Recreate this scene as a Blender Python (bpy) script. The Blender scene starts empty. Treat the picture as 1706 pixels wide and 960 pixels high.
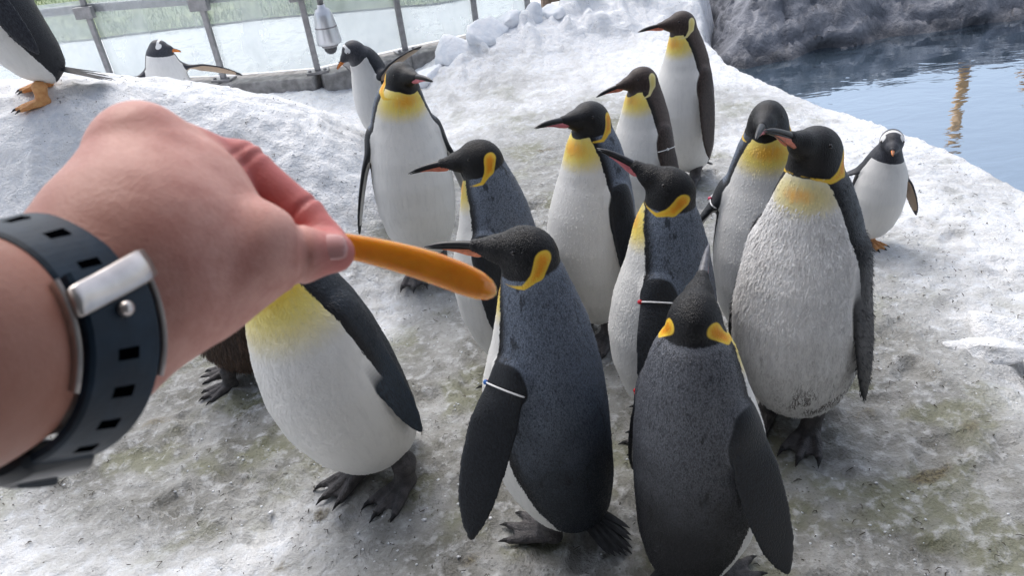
import bpy, bmesh, math, random
import numpy as np
from mathutils import Matrix, Vector, Euler

random.seed(7)
RNG = np.random.default_rng(11)
SC = bpy.context.scene
COL = SC.collection

# ------------------------------------------------------------------ camera, sky, sun, exposure
CAM_H = 1.6
PITCH = math.radians(30.4)
ROLL = math.asin(0.134)
FPX = 1313.0
_f = np.array([0, math.cos(PITCH), -math.sin(PITCH)])
_r0 = np.array([1.0, 0, 0])
_u0 = np.array([0, math.sin(PITCH), math.cos(PITCH)])
CR = math.cos(ROLL) * _r0 - math.sin(ROLL) * _u0
CU = math.sin(ROLL) * _r0 + math.cos(ROLL) * _u0
CPOS = np.array([0, 0, CAM_H])

cam = bpy.data.cameras.new('camera')
cam.sensor_width = 36.0
cam.lens = 36.0 * FPX / 1706.0
cam.clip_start = 0.01
cam.clip_end = 500
cam.dof.use_dof = True
cam.dof.focus_distance = 2.1
cam.dof.aperture_fstop = 18.0
camo = bpy.data.objects.new('camera', cam)
COL.objects.link(camo)
m = Matrix.Identity(4)
for i in range(3):
    m[i][0], m[i][1], m[i][2], m[i][3] = CR[i], CU[i], -_f[i], CPOS[i]
camo.matrix_world = m
SC.camera = camo

SUN_EL, SUN_AZ = math.radians(58), math.radians(112)      # azimuth counted from +X towards +Y
W = bpy.data.worlds.new('World')
SC.world = W
W.use_nodes = True
wn = W.node_tree
bg = wn.nodes['Background']
sky = wn.nodes.new('ShaderNodeTexSky')
sky.sky_type = 'NISHITA'
sky.sun_disc = False
sky.sun_elevation = SUN_EL
sky.sun_rotation = math.radians(90) - SUN_AZ
sky.air_density = 1.0
sky.dust_density = 3.0
sky.ozone_density = 1.0
hs = wn.nodes.new('ShaderNodeHueSaturation')               # thin high cloud: a paler sky
hs.inputs['Saturation'].default_value = 0.6
wn.links.new(sky.outputs[0], hs.inputs['Color'])
wn.links.new(hs.outputs[0], bg.inputs[0])
bg.inputs[1].default_value = 0.14
sl = bpy.data.lights.new('sun', 'SUN')
sl.energy = 0.9
sl.angle = math.radians(50)
sl.color = (1.0, 0.975, 0.94)
so = bpy.data.objects.new('sun', sl)
COL.objects.link(so)
sd = Vector((math.cos(SUN_EL) * math.cos(SUN_AZ), math.cos(SUN_EL) * math.sin(SUN_AZ), math.sin(SUN_EL)))
so.rotation_euler = sd.to_track_quat('Z', 'Y').to_euler()
so.location = (0, 0, 8)
SC.view_settings.view_transform = 'Standard'
SC.view_settings.look = 'None'
SC.view_settings.exposure = 0.8
SC.view_settings.gamma = 1.0
SC.cycles.use_denoising = True
SC.cycles.max_bounces = 8
SC.cycles.transparent_max_bounces = 12
SC.cycles.caustics_reflective = False
SC.cycles.caustics_refractive = False

# ------------------------------------------------------------------ helpers: objects
def link(o, parent=None):
    COL.objects.link(o)
    if parent is not None:
        o.parent = parent
    return o

def tag(o, label=None, cat=None, group=None, kind=None):
    if label: o['label'] = label
    if cat: o['category'] = cat
    if group: o['group'] = group
    if kind: o['kind'] = kind
    return o

def empty(name, loc=(0, 0, 0), rz=0.0):
    o = bpy.data.objects.new(name, None)
    o.empty_display_size = 0.05
    o.location = loc
    o.rotation_euler = (0, 0, rz)
    return link(o)

def mesh_np(name, V, F, mat=None, smooth=True, attrs=None):
    me = bpy.data.meshes.new(name)
    V = np.asarray(V, np.float32)
    if isinstance(F, np.ndarray):
        k = F.shape[1]
        n = len(F)
        me.vertices.add(len(V)); me.vertices.foreach_set('co', V.ravel())
        me.loops.add(n * k); me.loops.foreach_set('vertex_index', F.astype(np.int32).ravel())
        me.polygons.add(n)
        me.polygons.foreach_set('loop_start', np.arange(0, n * k, k, dtype=np.int32))
        me.update(calc_edges=True)
    else:
        me.from_pydata([tuple(map(float, v)) for v in V], [], F)
    if smooth:
        me.polygons.foreach_set('use_smooth', np.ones(len(me.polygons), bool))
    if attrs:
        for k_, a in attrs.items():
            at = me.attributes.new(k_, 'FLOAT', 'POINT')
            at.data.foreach_set('value', np.asarray(a, np.float32))
    if mat: me.materials.append(mat)
    me.update()
    return me

def obj(name, me, parent=None, loc=None, rot=None):
    o = bpy.data.objects.new(name, me)
    link(o, parent)
    if loc is not None: o.location = loc
    if rot is not None: o.rotation_euler = rot
    return o

def bm_mesh(name, bm, mat, smooth=False):
    me = bpy.data.meshes.new(name)
    bmesh.ops.recalc_face_normals(bm, faces=bm.faces)
    bm.to_mesh(me); bm.free()
    if smooth:
        for p in me.polygons: p.use_smooth = True
    if mat: me.materials.append(mat)
    return me

def box_mesh(name, sx, sy, sz, mat, bev=0.0, seg=2):
    bm = bmesh.new()
    bmesh.ops.create_cube(bm, size=1.0)
    bmesh.ops.scale(bm, vec=(sx, sy, sz), verts=bm.verts)
    if bev > 0:
        bmesh.ops.bevel(bm, geom=bm.edges[:], offset=bev, segments=seg, affect='EDGES', profile=0.5)
    return bm_mesh(name, bm, mat)

def loft(rings, cap=True):
    """rings: list of (n,3) arrays -> V, F"""
    n = len(rings[0]); V = np.concatenate(rings); F = []
    for i in range(len(rings) - 1):
        for j in range(n):
            a, b = i * n + j, i * n + (j + 1) % n
            F.append((a, b, b + n, a + n))
    if cap:
        F.append(tuple(range(n - 1, -1, -1)))
        F.append(tuple(range((len(rings) - 1) * n, len(rings) * n)))
    return V, F

def lathe_mesh(name, prof, mat, n=28):
    rings = []
    for r, z in prof:
        a = np.linspace(0, 2 * np.pi, n, endpoint=False)
        rings.append(np.stack([r * np.cos(a), r * np.sin(a), np.full(n, z)], 1))
    V, F = loft(rings)
    return mesh_np(name, V, F, mat)

def tube_mesh(name, pts, rad, mat, n=10):
    pts = np.asarray(pts, float); k = len(pts)
    rad = np.full(k, rad) if np.isscalar(rad) else np.asarray(rad)
    T = np.gradient(pts, axis=0); T /= np.linalg.norm(T, axis=1)[:, None]
    ref = np.array([0, 0, 1.0]) if abs(T[0][2]) < .9 else np.array([1.0, 0, 0])
    rings = []
    a = np.linspace(0, 2 * np.pi, n, endpoint=False)
    N = np.cross(T[0], ref); N /= np.linalg.norm(N)
    for i in range(k):
        N = N - T[i] * (N @ T[i]); N /= np.linalg.norm(N)
        B = np.cross(T[i], N)
        rings.append(pts[i] + rad[i] * (np.cos(a)[:, None] * N + np.sin(a)[:, None] * B))
    V, F = loft(rings)
    return mesh_np(name, V, F, mat)

# ------------------------------------------------------------------ helpers: noise
def _hash(ix, iy, s):
    h = (ix.astype(np.int64) * 374761393 + iy.astype(np.int64) * 668265263 + s * 974711) & 0x7fffffff
    h = ((h ^ (h >> 13)) * 1274126177) & 0x7fffffff
    return ((h ^ (h >> 16)) & 0xffff) / 65535.0

def vnoise(x, y, s=0):
    ix, iy = np.floor(x), np.floor(y)
    fx, fy = x - ix, y - iy
    fx = fx * fx * fx * (fx * (6 * fx - 15) + 10); fy = fy * fy * fy * (fy * (6 * fy - 15) + 10)
    ix = ix.astype(np.int64); iy = iy.astype(np.int64)
    a, b = _hash(ix, iy, s), _hash(ix + 1, iy, s)
    c, d = _hash(ix, iy + 1, s), _hash(ix + 1, iy + 1, s)
    return (a * (1 - fx) + b * fx) * (1 - fy) + (c * (1 - fx) + d * fx) * fy * 1.0

def fbm(x, y, o=4, s=0):
    v = 0; a = .5; t = 0
    for i in range(o):
        v = v + a * vnoise(x * 2 ** i + 13.7 * i, y * 2 ** i - 7.1 * i, s + i); t += a; a *= .5
    return v / t - .5

def sst(x, a, b):
    t = np.clip((x - a) / (b - a), 0, 1)
    return t * t * (3 - 2 * t)

# ------------------------------------------------------------------ helpers: implicit surfaces
def surface_nets(F, org, h):
    ins = F < 0
    nx, ny, nz = F.shape
    cnt = np.zeros((nx - 1, ny - 1, nz - 1), np.int8)
    offs = [(i, j, k) for i in (0, 1) for j in (0, 1) for k in (0, 1)]
    for i, j, k in offs:
        cnt += ins[i:nx - 1 + i, j:ny - 1 + j, k:nz - 1 + k]
    act = (cnt > 0) & (cnt < 8)
    ci = np.argwhere(act)
    idx = -np.ones(act.shape, np.int64); idx[act] = np.arange(len(ci))
    vals = {o: F[ci[:, 0] + o[0], ci[:, 1] + o[1], ci[:, 2] + o[2]] for o in offs}
    acc = np.zeros((len(ci), 3)); n = np.zeros(len(ci))
    for a in offs:
        for ax in range(3):
            if a[ax] == 0:
                b = list(a); b[ax] = 1; b = tuple(b)
                va, vb = vals[a], vals[b]
                cr = (va < 0) != (vb < 0)
                den = np.where(cr, va - vb, 1.0)
                t = np.where(cr, va / den, 0)
                for d in range(3):
                    acc[:, d] += np.where(cr, a[d] + (t if d == ax else 0), 0)
                n += cr
    V = (ci + acc / n[:, None]) * h + org
    faces = []
    for ax in range(3):
        s0 = [slice(None)] * 3; s1 = [slice(None)] * 3
        s0[ax] = slice(0, -1); s1[ax] = slice(1, None)
        A, B = ins[tuple(s0)], ins[tuple(s1)]
        e = np.argwhere(A != B)
        o1, o2 = (ax + 1) % 3, (ax + 2) % 3
        ok = (e[:, o1] > 0) & (e[:, o2] > 0) & (e[:, o1] < F.shape[o1] - 1) & (e[:, o2] < F.shape[o2] - 1)
        e = e[ok]
        def cell(d1, d2):
            q = e.copy(); q[:, o1] += d1; q[:, o2] += d2
            return idx[q[:, 0], q[:, 1], q[:, 2]]
        q = np.stack([cell(-1, -1), cell(0, -1), cell(0, 0), cell(-1, 0)], 1)
        flip = ~A[e[:, 0], e[:, 1], e[:, 2]]
        q[flip] = q[flip][:, ::-1]
        faces.append(q)
    return V, np.concatenate(faces)

def polygonize(fn, lo, hi, h):
    lo = np.asarray(lo, float); hi = np.asarray(hi, float)
    nb = np.ceil((hi - lo) / (4 * h)).astype(int)
    cs = [lo[d] + (np.arange(nb[d]) * 4 + 1.5) * h for d in range(3)]
    G = np.stack(np.meshgrid(*cs, indexing='ij'), -1).reshape(-1, 3)
    fc = fn(G).reshape(nb)
    F = np.repeat(np.repeat(np.repeat(fc, 4, 0), 4, 1), 4, 2)
    b = np.argwhere(np.abs(fc) < 8.5 * h)
    sub = np.stack(np.meshgrid(*[np.arange(4)] * 3, indexing='ij'), -1).reshape(-1, 3)
    ii = (b[:, None, :] * 4 + sub[None]).reshape(-1, 3)
    F[ii[:, 0], ii[:, 1], ii[:, 2]] = fn(ii * h + lo)
    V, Q = surface_nets(F, lo, h)
    return V, Q

def smin(a, b, k):
    hh = np.clip(.5 + .5 * (b - a) / k, 0, 1)
    return b * (1 - hh) + a * hh - k * hh * (1 - hh)

def rcone(P, a, b, ra, rb):
    a = np.asarray(a, float); b = np.asarray(b, float)
    d = b - a; L2 = d @ d + 1e-12
    t = np.clip(((P - a) @ d) / L2, 0, 1)
    q = P - a - t[:, None] * d
    return np.sqrt((q * q).sum(1)) - (ra + (rb - ra) * t)

def ellip(P, c, R, r):
    q = (P - c) @ np.asarray(R).T
    k0 = np.sqrt(((q / r) ** 2).sum(1)); k1 = np.sqrt(((q / (np.asarray(r) ** 2)) ** 2).sum(1)) + 1e-9
    return k0 * (k0 - 1) / k1

def rotm(ax, ang):
    return np.array(Matrix.Rotation(ang, 3, ax))

# ------------------------------------------------------------------ helpers: materials
class NT:
    def __init__(s, name):
        s.m = bpy.data.materials.new(name); s.m.use_nodes = True
        s.t = s.m.node_tree; s.b = s.t.nodes['Principled BSDF']
        s.out = s.t.nodes['Material Output']
    def n(s, typ, **kw):
        n = s.t.nodes.new(typ)
        for k, v in kw.items(): setattr(n, k, v)
        return n
    def put(s, sock, v):
        if hasattr(v, 'is_output') or isinstance(v, bpy.types.NodeSocket): s.t.links.new(v, sock)
        elif isinstance(v, (tuple, list)) and len(v) == 3 and sock.type == 'RGBA': sock.default_value = (*v, 1)
        else: sock.default_value = v
    def attr(s, name):
        n = s.n('ShaderNodeAttribute'); n.attribute_name = name; return n.outputs['Fac']
    def math(s, op, a, b=0.0, c=None):
        n = s.n('ShaderNodeMath', operation=op); s.put(n.inputs[0], a); s.put(n.inputs[1], b)
        if c is not None: s.put(n.inputs[2], c)
        return n.outputs[0]
    def step(s, v, lo, hi, a=0.0, b=1.0):
        n = s.n('ShaderNodeMapRange', interpolation_type='SMOOTHSTEP')
        s.put(n.inputs[0], v); s.put(n.inputs[1], lo); s.put(n.inputs[2], hi); s.put(n.inputs[3], a); s.put(n.inputs[4], b)
        return n.outputs[0]
    def mix(s, f, a, b, mode='MIX'):
        n = s.n('ShaderNodeMix', data_type='RGBA', blend_type=mode)
        s.put(n.inputs[0], f); s.put(n.inputs[6], a); s.put(n.inputs[7], b)
        return n.outputs[2]
    def coord(s, scale=(1, 1, 1), obj=True):
        tc = s.n('ShaderNodeTexCoord'); mp = s.n('ShaderNodeMapping')
        s.t.links.new(tc.outputs['Object' if obj else 'Generated'], mp.inputs[0])
        mp.inputs['Scale'].default_value = scale
        return mp.outputs[0]
    def pos(s, scale=(1, 1, 1)):
        g = s.n('ShaderNodeNewGeometry'); mp = s.n('ShaderNodeMapping')
        s.t.links.new(g.outputs['Position'], mp.inputs[0]); mp.inputs['Scale'].default_value = scale
        return mp.outputs[0]
    def noise(s, vec, scale, detail=4, rough=.55, dist=0.0):
        n = s.n('ShaderNodeTexNoise'); s.put(n.inputs['Vector'], vec)
        n.inputs['Scale'].default_value = scale; n.inputs['Detail'].default_value = detail
        n.inputs['Roughness'].default_value = rough; n.inputs['Distortion'].default_value = dist
        return n.outputs['Fac']
    def vor(s, vec, scale, feat='F1', rnd=1.0):
        n = s.n('ShaderNodeTexVoronoi', feature=feat); s.put(n.inputs['Vector'], vec)
        n.inputs['Scale'].default_value = scale; n.inputs['Randomness'].default_value = rnd
        return n.outputs['Distance']
    def bump(s, h, strength=.5, dist=.01, prev=None):
        n = s.n('ShaderNodeBump'); s.put(n.inputs['Height'], h)
        n.inputs['Strength'].default_value = strength; n.inputs['Distance'].default_value = dist
        if prev is not None: s.t.links.new(prev, n.inputs['Normal'])
        return n.outputs[0]
    def set(s, **kw):
        names = {'color': 'Base Color', 'rough': 'Roughness', 'normal': 'Normal', 'metal': 'Metallic', 'spec': 'Specular IOR Level',
                 'sss': 'Subsurface Weight', 'sssr': 'Subsurface Radius', 'ssss': 'Subsurface Scale', 'trans': 'Transmission Weight', 'ior': 'IOR',
                 'coat': 'Coat Weight', 'sheen': 'Sheen Weight', 'alpha': 'Alpha'}
        for k, v in kw.items(): s.put(s.b.inputs[names[k]], v)
        return s.m

def plain(name, color, rough=.5, metal=0.0, spec=.5, nz=0.0, nscale=40, bumpd=0.0):
    t = NT(name); c = color
    v = t.coord()
    if nz > 0:
        f = t.noise(v, nscale, 4)
        c = t.mix(t.step(f, .3, .7), tuple(x * (1 - nz) for x in color), tuple(min(1, x * (1 + nz)) for x in color))
    t.set(color=c, rough=rough, metal=metal, spec=spec)
    if bumpd > 0: t.set(normal=t.bump(t.noise(v, nscale * 2, 3), .6, bumpd))
    return t.m
# ------------------------------------------------------------------ terrain
WATER_Z = -0.12
SHORE_Y = [-6, 1.0, 2.4, 3.07, 3.54, 3.91, 4.44, 4.85, 5.37, 5.8, 6.4, 7.3, 9]
SHORE_X = [2.3, 2.4, 2.36, 2.31, 2.27, 2.17, 1.98, 1.87, 1.69, 1.68, 1.80, 2.02, 2.4]
CREST_X = [-9, -3.2, -1.95, -1.27, -0.88, -0.68, -0.55, -0.42, -0.28, -0.1, 0.3]
CREST_Z = [.75, .84, .86, .72, .62, .52, .40, .25, .10, .02, 0]

def shore_d(x, y):                       # >0 on the pool side
    return x - np.interp(y, SHORE_Y, SHORE_X) - .05 * fbm(y * 2.2, y * 0 + 3.3, 3, 5)

def terrain(x, y, fine=True):
    x = np.asarray(x, float); y = np.asarray(y, float)
    wx = x + .25 * fbm(x * 1.1, y * 1.1, 3, 21); wy = y + .25 * fbm(x * 1.1 + 9, y * 1.1, 3, 22)
    crest = np.interp(wx, CREST_X, CREST_Z)
    crest = crest * .6 + .4 * (np.interp(wx - .12, CREST_X, CREST_Z) + np.interp(wx + .12, CREST_X, CREST_Z)) / 2
    front = sst(wy, 2.62, 3.62) ** .85
    back = 1 - .90 * sst(wy, 3.70, 4.55)
    z = crest * front * back
    z = z + (.015 + .085 * sst(x, -.6, .2)) * sst(y, 4.3, 6.0)
    # shovelled bank along the fence and up to the rock
    bank = np.exp(-((wy - (6.05 + .28 * x)) / .42) ** 2) * sst(x, -.55, .1) * (1 - sst(x, 1.75, 2.3))
    z = z + .20 * bank
    z = z + .30 * sst(x, .7, 1.8) * sst(y, 5.9, 7.4) * (1 - sst(y, 9, 11))
    if fine:
        away = sst(y, 7.0, 9.0)
        amp = .55 + .75 * sst(y, 2.5, 3.4) * (1 - sst(x, -.4, .3)) + .9 * bank
        z = z + (1 - away) * (.055 * amp * fbm(x * 2.3, y * 2.3, 4, 1) + .036 * amp * np.abs(fbm(x * 8, y * 8, 3, 2)) + .022 * fbm(x * 22, y * 22, 3, 3))
        lump = np.clip(fbm(x * 5.5, y * 5.5, 2, 8) - .02, 0, 1)
        z = z + bank * .55 * lump
        rip = fbm(x * 4 + y * 3, y * 22 - x * 7, 3, 14)
        z = z + .020 * rip * sst(z, .15, .5) * (y < 5)
    d = shore_d(x, y)
    inpool = (y < 9) & (y > -6)
    z = z - .05 * sst(d, -.45, -.05) * inpool
    z = np.where(inpool, z - .62 * sst(d, -.04, .16), z)
    # trampled hollow near the right hand edge
    e = np.exp(-(((x - 1.62) / .14) ** 2 + ((y - 1.82) / .10) ** 2))
    z = z - .10 * e
    return z

def gz(x, y):
    return float(terrain(np.array([x]), np.array([y]))[0])

def axis_lines(segs):
    out = []
    for a, b, s in segs:
        out += list(np.arange(a, b - 1e-9, s))
    return np.array(out + [segs[-1][1]])

gx = axis_lines([(-90, -20, 12), (-20, -6, 1.4), (-6, -2.6, .08), (-2.6, 2.7, .016), (2.7, 8, .2), (8, 20, 2), (20, 90, 12)])
gy = axis_lines([(-60, -8, 10), (-8, 0.6, .25), (.6, 4.2, .016), (4.2, 7.6, .03), (7.6, 16, .35), (16, 40, 3), (40, 140, 20)])
GX, GY = np.meshgrid(gx, gy, indexing='ij')
GZ = terrain(GX, GY)
# three-toed footprints pressed into the trodden snow
prr = np.random.default_rng(77)
for _ in range(190):
    fx, fy, fa = prr.uniform(-1.5, 1.9), .95 + 2.6 * prr.uniform() ** 1.2, prr.uniform(0, 6.28)
    sx = slice(*np.searchsorted(gx, (fx - .13, fx + .13))); sy = slice(*np.searchsorted(gy, (fy - .13, fy + .13)))
    lx = (GX[sx, sy] - fx) * math.cos(fa) + (GY[sx, sy] - fy) * math.sin(fa); ly = -(GX[sx, sy] - fx) * math.sin(fa) + (GY[sx, sy] - fy) * math.cos(fa)
    dm = np.full(lx.shape, 1.0)
    for ta in (-.45, 0, .45):
        ex, ey = math.cos(ta) * .085, math.sin(ta) * .085
        tt = np.clip((lx * ex + ly * ey) / (ex * ex + ey * ey), 0, 1)
        dm = np.minimum(dm, np.hypot(lx - tt * ex, ly - tt * ey) - (.020 - .006 * tt))
    GZ[sx, sy] += prr.uniform(.5, 1.2) * (-.013 * (1 - sst(dm, -.006, .012)) + .005 * np.exp(-((dm - .018) / .010) ** 2))
V = np.stack([GX, GY, GZ], -1).reshape(-1, 3)
ni, nj = len(gx), len(gy)
ii, jj = np.meshgrid(np.arange(ni - 1), np.arange(nj - 1), indexing='ij')
a = (ii * nj + jj).ravel()
Q = np.stack([a, a + nj, a + nj + 1, a + 1], 1)
# how trodden and soiled the snow is (a property of the ground itself: where the birds walk)
X, Y = V[:, 0], V[:, 1]
walk = np.exp(-(((X - .35) / 1.05) ** 2 + ((Y - 1.75) / 1.05) ** 2) ** 1.5)
walk = np.maximum(walk, .75 * np.exp(-(((X + .95) / .75) ** 2 + ((Y - 2.0) / .55) ** 2)))
walk = np.maximum(walk, .45 * np.exp(-(((X - .2) / 1.3) ** 2 + ((Y - 3.5) / 1.5) ** 2)))
walk = np.maximum(walk, .42 * np.exp(-(((X - .3) / 2.0) ** 2 + ((Y - 1.3) / 1.1) ** 2)))
walk = walk * (1 - .38 * sst(X - .25 * (Y - 1.2), 1.05, 1.6)) + .55 * fbm(X * 1.3, Y * 1.3, 4, 31)
walk = walk - .55 * sst(V[:, 2], .12, .5) - .12 * sst(-X - .55, 0, .5) * (1 - sst(Y, 1.3, 1.7))
walk = np.clip(walk + .12, 0, 1) * (1 - sst(Y, 5.5, 7))

stain = np.zeros(len(V))
for sx, sy, ra, rb, an, am in ((1.02, 1.47, .085, .028, .25, 1.0), (1.22, 1.62, .06, .035, .6, .7), (.98, 1.74, .10, .06, .2, .55), (-.62, 1.62, .05, .03, .4, .7), (-.70, 1.44, .07, .03, .9, .6), (-1.25, 2.15, .10, .05, .3, .6), (-.20, 1.40, .06, .03, .2, .6), (.28, 4.2, .10, .05, .2, .7), (.62, 1.15, .18, .10, .4, .45), (.45, 1.55, .22, .16, .0, .45), (-.42, 1.9, .2, .1, .3, .35)):
    u_ = (X - sx) * math.cos(an) + (Y - sy) * math.sin(an); v_ = -(X - sx) * math.sin(an) + (Y - sy) * math.cos(an)
    stain = np.maximum(stain, am * np.exp(-(u_ / ra) ** 2 - (v_ / rb) ** 2))

t = NT('trodden_snow')
p3 = t.pos()
dirt = t.attr('walk')
n1 = t.noise(p3, 5, 6, .6); n2 = t.noise(p3, 26, 5, .6); n3 = t.noise(p3, 110, 4, .65); n4 = t.noise(p3, 2.1, 4)
clean = t.mix(t.step(n2, .3, .65), (.74, .77, .81), (.88, .885, .89))
soil = t.mix(t.step(n1, .34, .66), (.150, .148, .128), (.36, .362, .35))
soil = t.mix(t.step(t.noise(p3, 3.3, 3), .50, .62, 0, .65), soil, (.18, .185, .10))
soil = t.mix(t.step(n2, .47, .70, 0, .75), soil, (.55, .56, .57))
soil = t.mix(t.step(n3, .56, .7, 0, .55), soil, (.10, .09, .07))
amt = t.math('ADD', dirt, t.math('MULTIPLY', t.math('SUBTRACT', n1, .5), .9))
amt = t.math('ADD', amt, t.math('MULTIPLY', t.math('SUBTRACT', n2, .5), .7))
col = t.mix(t.step(amt, .08, .62), clean, soil)
# grey grime caught in the old snow, dark specks
speck = t.math('MULTIPLY', t.step(n3, .60, .72), t.step(t.noise(p3, 9, 4), .48, .62))
col = t.mix(t.math('MULTIPLY', speck, .55), col, (.16, .14, .11))
ve = t.vor(p3, 60)
sp2 = t.math('MULTIPLY', t.step(ve, .10, .20, 1, 0), t.step(t.noise(p3, 14, 3), .53, .60))
col = t.mix(t.math('MULTIPLY', sp2, .8), col, (.055, .05, .035))
grime = t.math('MULTIPLY', t.step(t.noise(p3, 7, 6, .7), .54, .72), .35)
col = t.mix(grime, col, (.36, .36, .37))
st = t.math('ADD', t.attr('stain'), t.math('MULTIPLY', t.math('SUBTRACT', n2, .5), .9))
col = t.mix(t.step(st, .35, .75, 0, .9), col, t.mix(t.step(n3, .4, .6), (.055, .040, .016), (.20, .17, .09)))
hgt = t.math('ADD', t.math('MULTIPLY', n2, 1.0), t.math('MULTIPLY', n3, .45))
t.set(color=col, rough=t.step(n1, .35, .65, .22, .7), spec=.45, normal=t.bump(hgt, .75, .022))
SNOW = t.m
tag(obj('ground', mesh_np('ground', V, Q, SNOW, attrs={'walk': walk, 'stain': stain})), kind='structure')

# clean snow for lumps and far field
t = NT('clean_snow'); p3 = t.pos()
n1 = t.noise(p3, 14, 5)
t.set(color=t.mix(t.step(n1, .3, .7), (.74, .78, .83), (.87, .88, .90)), rough=.6, spec=.3, normal=t.bump(t.noise(p3, 30, 5), .5, .02))
CLEAN = t.m

# ------------------------------------------------------------------ pool water
t = NT('pool_water'); p3 = t.pos((1, 1.0, 1))
w1 = t.noise(t.pos((1.2, 2.4, 1)), 2.2, 3, .5, .6); w2 = t.noise(t.pos((1, 2.0, 1)), 9, 2, .5)
hh = t.math('ADD', t.math('MULTIPLY', w1, 1.0), t.math('MULTIPLY', w2, .16))
bmp = t.bump(hh, .08, .05)
gl = t.n('ShaderNodeBsdfGlossy'); gl.inputs['Roughness'].default_value = .03
gl.inputs['Color'].default_value = (.62, .69, .76, 1); t.t.links.new(bmp, gl.inputs['Normal'])
df = t.n('ShaderNodeBsdfDiffuse'); df.inputs['Color'].default_value = (.11, .165, .215, 1)
fr = t.n('ShaderNodeFresnel'); fr.inputs['IOR'].default_value = 1.33; t.t.links.new(bmp, fr.inputs['Normal'])
ms = t.n('ShaderNodeMixShader')
t.t.links.new(t.math('MINIMUM', t.math('MULTIPLY_ADD', fr.outputs[0], 2.6, .36), 1.0), ms.inputs[0])
t.t.links.new(df.outputs[0], ms.inputs[1]); t.t.links.new(gl.outputs[0], ms.inputs[2])
t.t.links.new(ms.outputs[0], t.out.inputs[0])
WATER = t.m
wx_ = np.linspace(1.3, 9, 40); wy_ = np.linspace(-5.5, 8.6, 60)
A, B = np.meshgrid(wx_, wy_, indexing='ij')
Vw = np.stack([A, B, np.full_like(A, WATER_Z)], -1).reshape(-1, 3)
i2, j2 = np.meshgrid(np.arange(39), np.arange(59), indexing='ij'); a = (i2 * 60 + j2).ravel()
tag(obj('pool_water', mesh_np('pool_water', Vw, np.stack([a, a + 60, a + 61, a + 1], 1), WATER)), kind='structure')

# ------------------------------------------------------------------ artificial rock bank behind the pool
RX = [(2.45, 9.2), (2.05, 7.4), (1.80, 6.35), (1.74, 5.78), (1.86, 5.55), (2.32, 5.58), (3.13, 5.84), (4.12, 5.93), (5.4, 6.05), (9.5, 6.6), (9.5, 9.2)]
rx = np.linspace(1.5, 9.3, 300); ry = np.linspace(5.25, 9.0, 180)
A, B = np.meshgrid(rx, ry, indexing='ij')
wa = A + .22 * fbm(A * 2.1, B * 2.1, 4, 51); wb = B + .22 * fbm(A * 2.1 + 5, B * 2.1, 4, 52)
poly = np.array(RX); dmin = np.full(A.shape, 1e9); ins = np.zeros(A.shape, bool)
for k in range(len(poly)):
    p, q = poly[k], poly[(k + 1) % len(poly)]
    d = q - p; tt = np.clip(((wa - p[0]) * d[0] + (wb - p[1]) * d[1]) / (d @ d), 0, 1)
    dmin = np.minimum(dmin, np.hypot(wa - p[0] - tt * d[0], wb - p[1] - tt * d[1]))
    c = ((p[1] > wb) != (q[1] > wb)) & (wa < (q[0] - p[0]) * (wb - p[1]) / (q[1] - p[1] + 1e-9) + p[0])
    ins ^= c
sdist = np.where(ins, dmin, -dmin)
hz = WATER_Z - .02 + np.where(sdist > 0, .80 * (1 - np.exp(-sdist / .55)), sdist * 1.6)
led = hz * 7 + 2 * fbm(A * 1.2, B * 1.2, 3, 55)
hz = hz + np.where(sdist > -.1, .05 * (sst(led - np.floor(led), .55, .95) - .5), 0)
rdg = (np.abs(fbm(A * 3.2, B * 3.2, 4, 53)) * 2)
hz = hz - .05 * (1 - sst(rdg, 0, .12)) * sst(sdist, 0, .2) + .12 * fbm(A * 3.5, B * 3.5, 4, 54) + .03 * fbm(A * 17, B * 17, 3, 56)
Vr = np.stack([A + .10 * fbm(A * 4, B * 4 + hz * 4, 3, 57), B + .16 * fbm(A * 4 + 4, hz * 6 + B, 3, 58), hz], -1).reshape(-1, 3)
keep = (sdist > -.28).ravel()
i2, j2 = np.meshgrid(np.arange(299), np.arange(179), indexing='ij'); a = (i2 * 180 + j2).ravel()
Qr = np.stack([a, a + 180, a + 181, a + 1], 1)
Qr = Qr[keep[Qr].all(1)]
used = np.unique(Qr); remap = -np.ones(len(Vr), int); remap[used] = np.arange(len(used))
t = NT('rock'); p3 = t.pos()
n1 = t.noise(p3, 4, 7, .62, .4); n2 = t.noise(p3, 22, 6, .65)
col = t.mix(t.step(n1, .3, .68), (.14, .15, .175), (.32, .33, .37))
col = t.mix(t.step(n2, .52, .72, 0, .55), col, (.30, .30, .33))
stre = t.math('MULTIPLY', t.step(t.noise(t.pos((6, 6, 1.4)), 2.6, 5, .7), .60, .72), t.step(t.noise(p3, 1.5, 2), .46, .58))
col = t.mix(t.math('MULTIPLY', stre, .75), col, (.60, .59, .60))
z_ = t.n('ShaderNodeSeparateXYZ'); t.t.links.new(p3, z_.inputs[0])
wet = t.step(z_.outputs[2], WATER_Z + .02, WATER_Z + .12, 1, 0)
col = t.mix(t.math('MULTIPLY', wet, .55), col, (.035, .035, .04))
hgt = t.math('ADD', t.math('MULTIPLY', n2, .6), t.math('MULTIPLY', n1, 1.0))
t.set(color=col, rough=.7, normal=t.bump(hgt, .9, .05))
ROCK = t.m
ro = obj('rock_bank', mesh_np('rock_bank', Vr[used], remap[Qr], ROCK))
tag(ro, 'grey craggy rock bank with white streaks rising behind the pool', 'rock')

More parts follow.
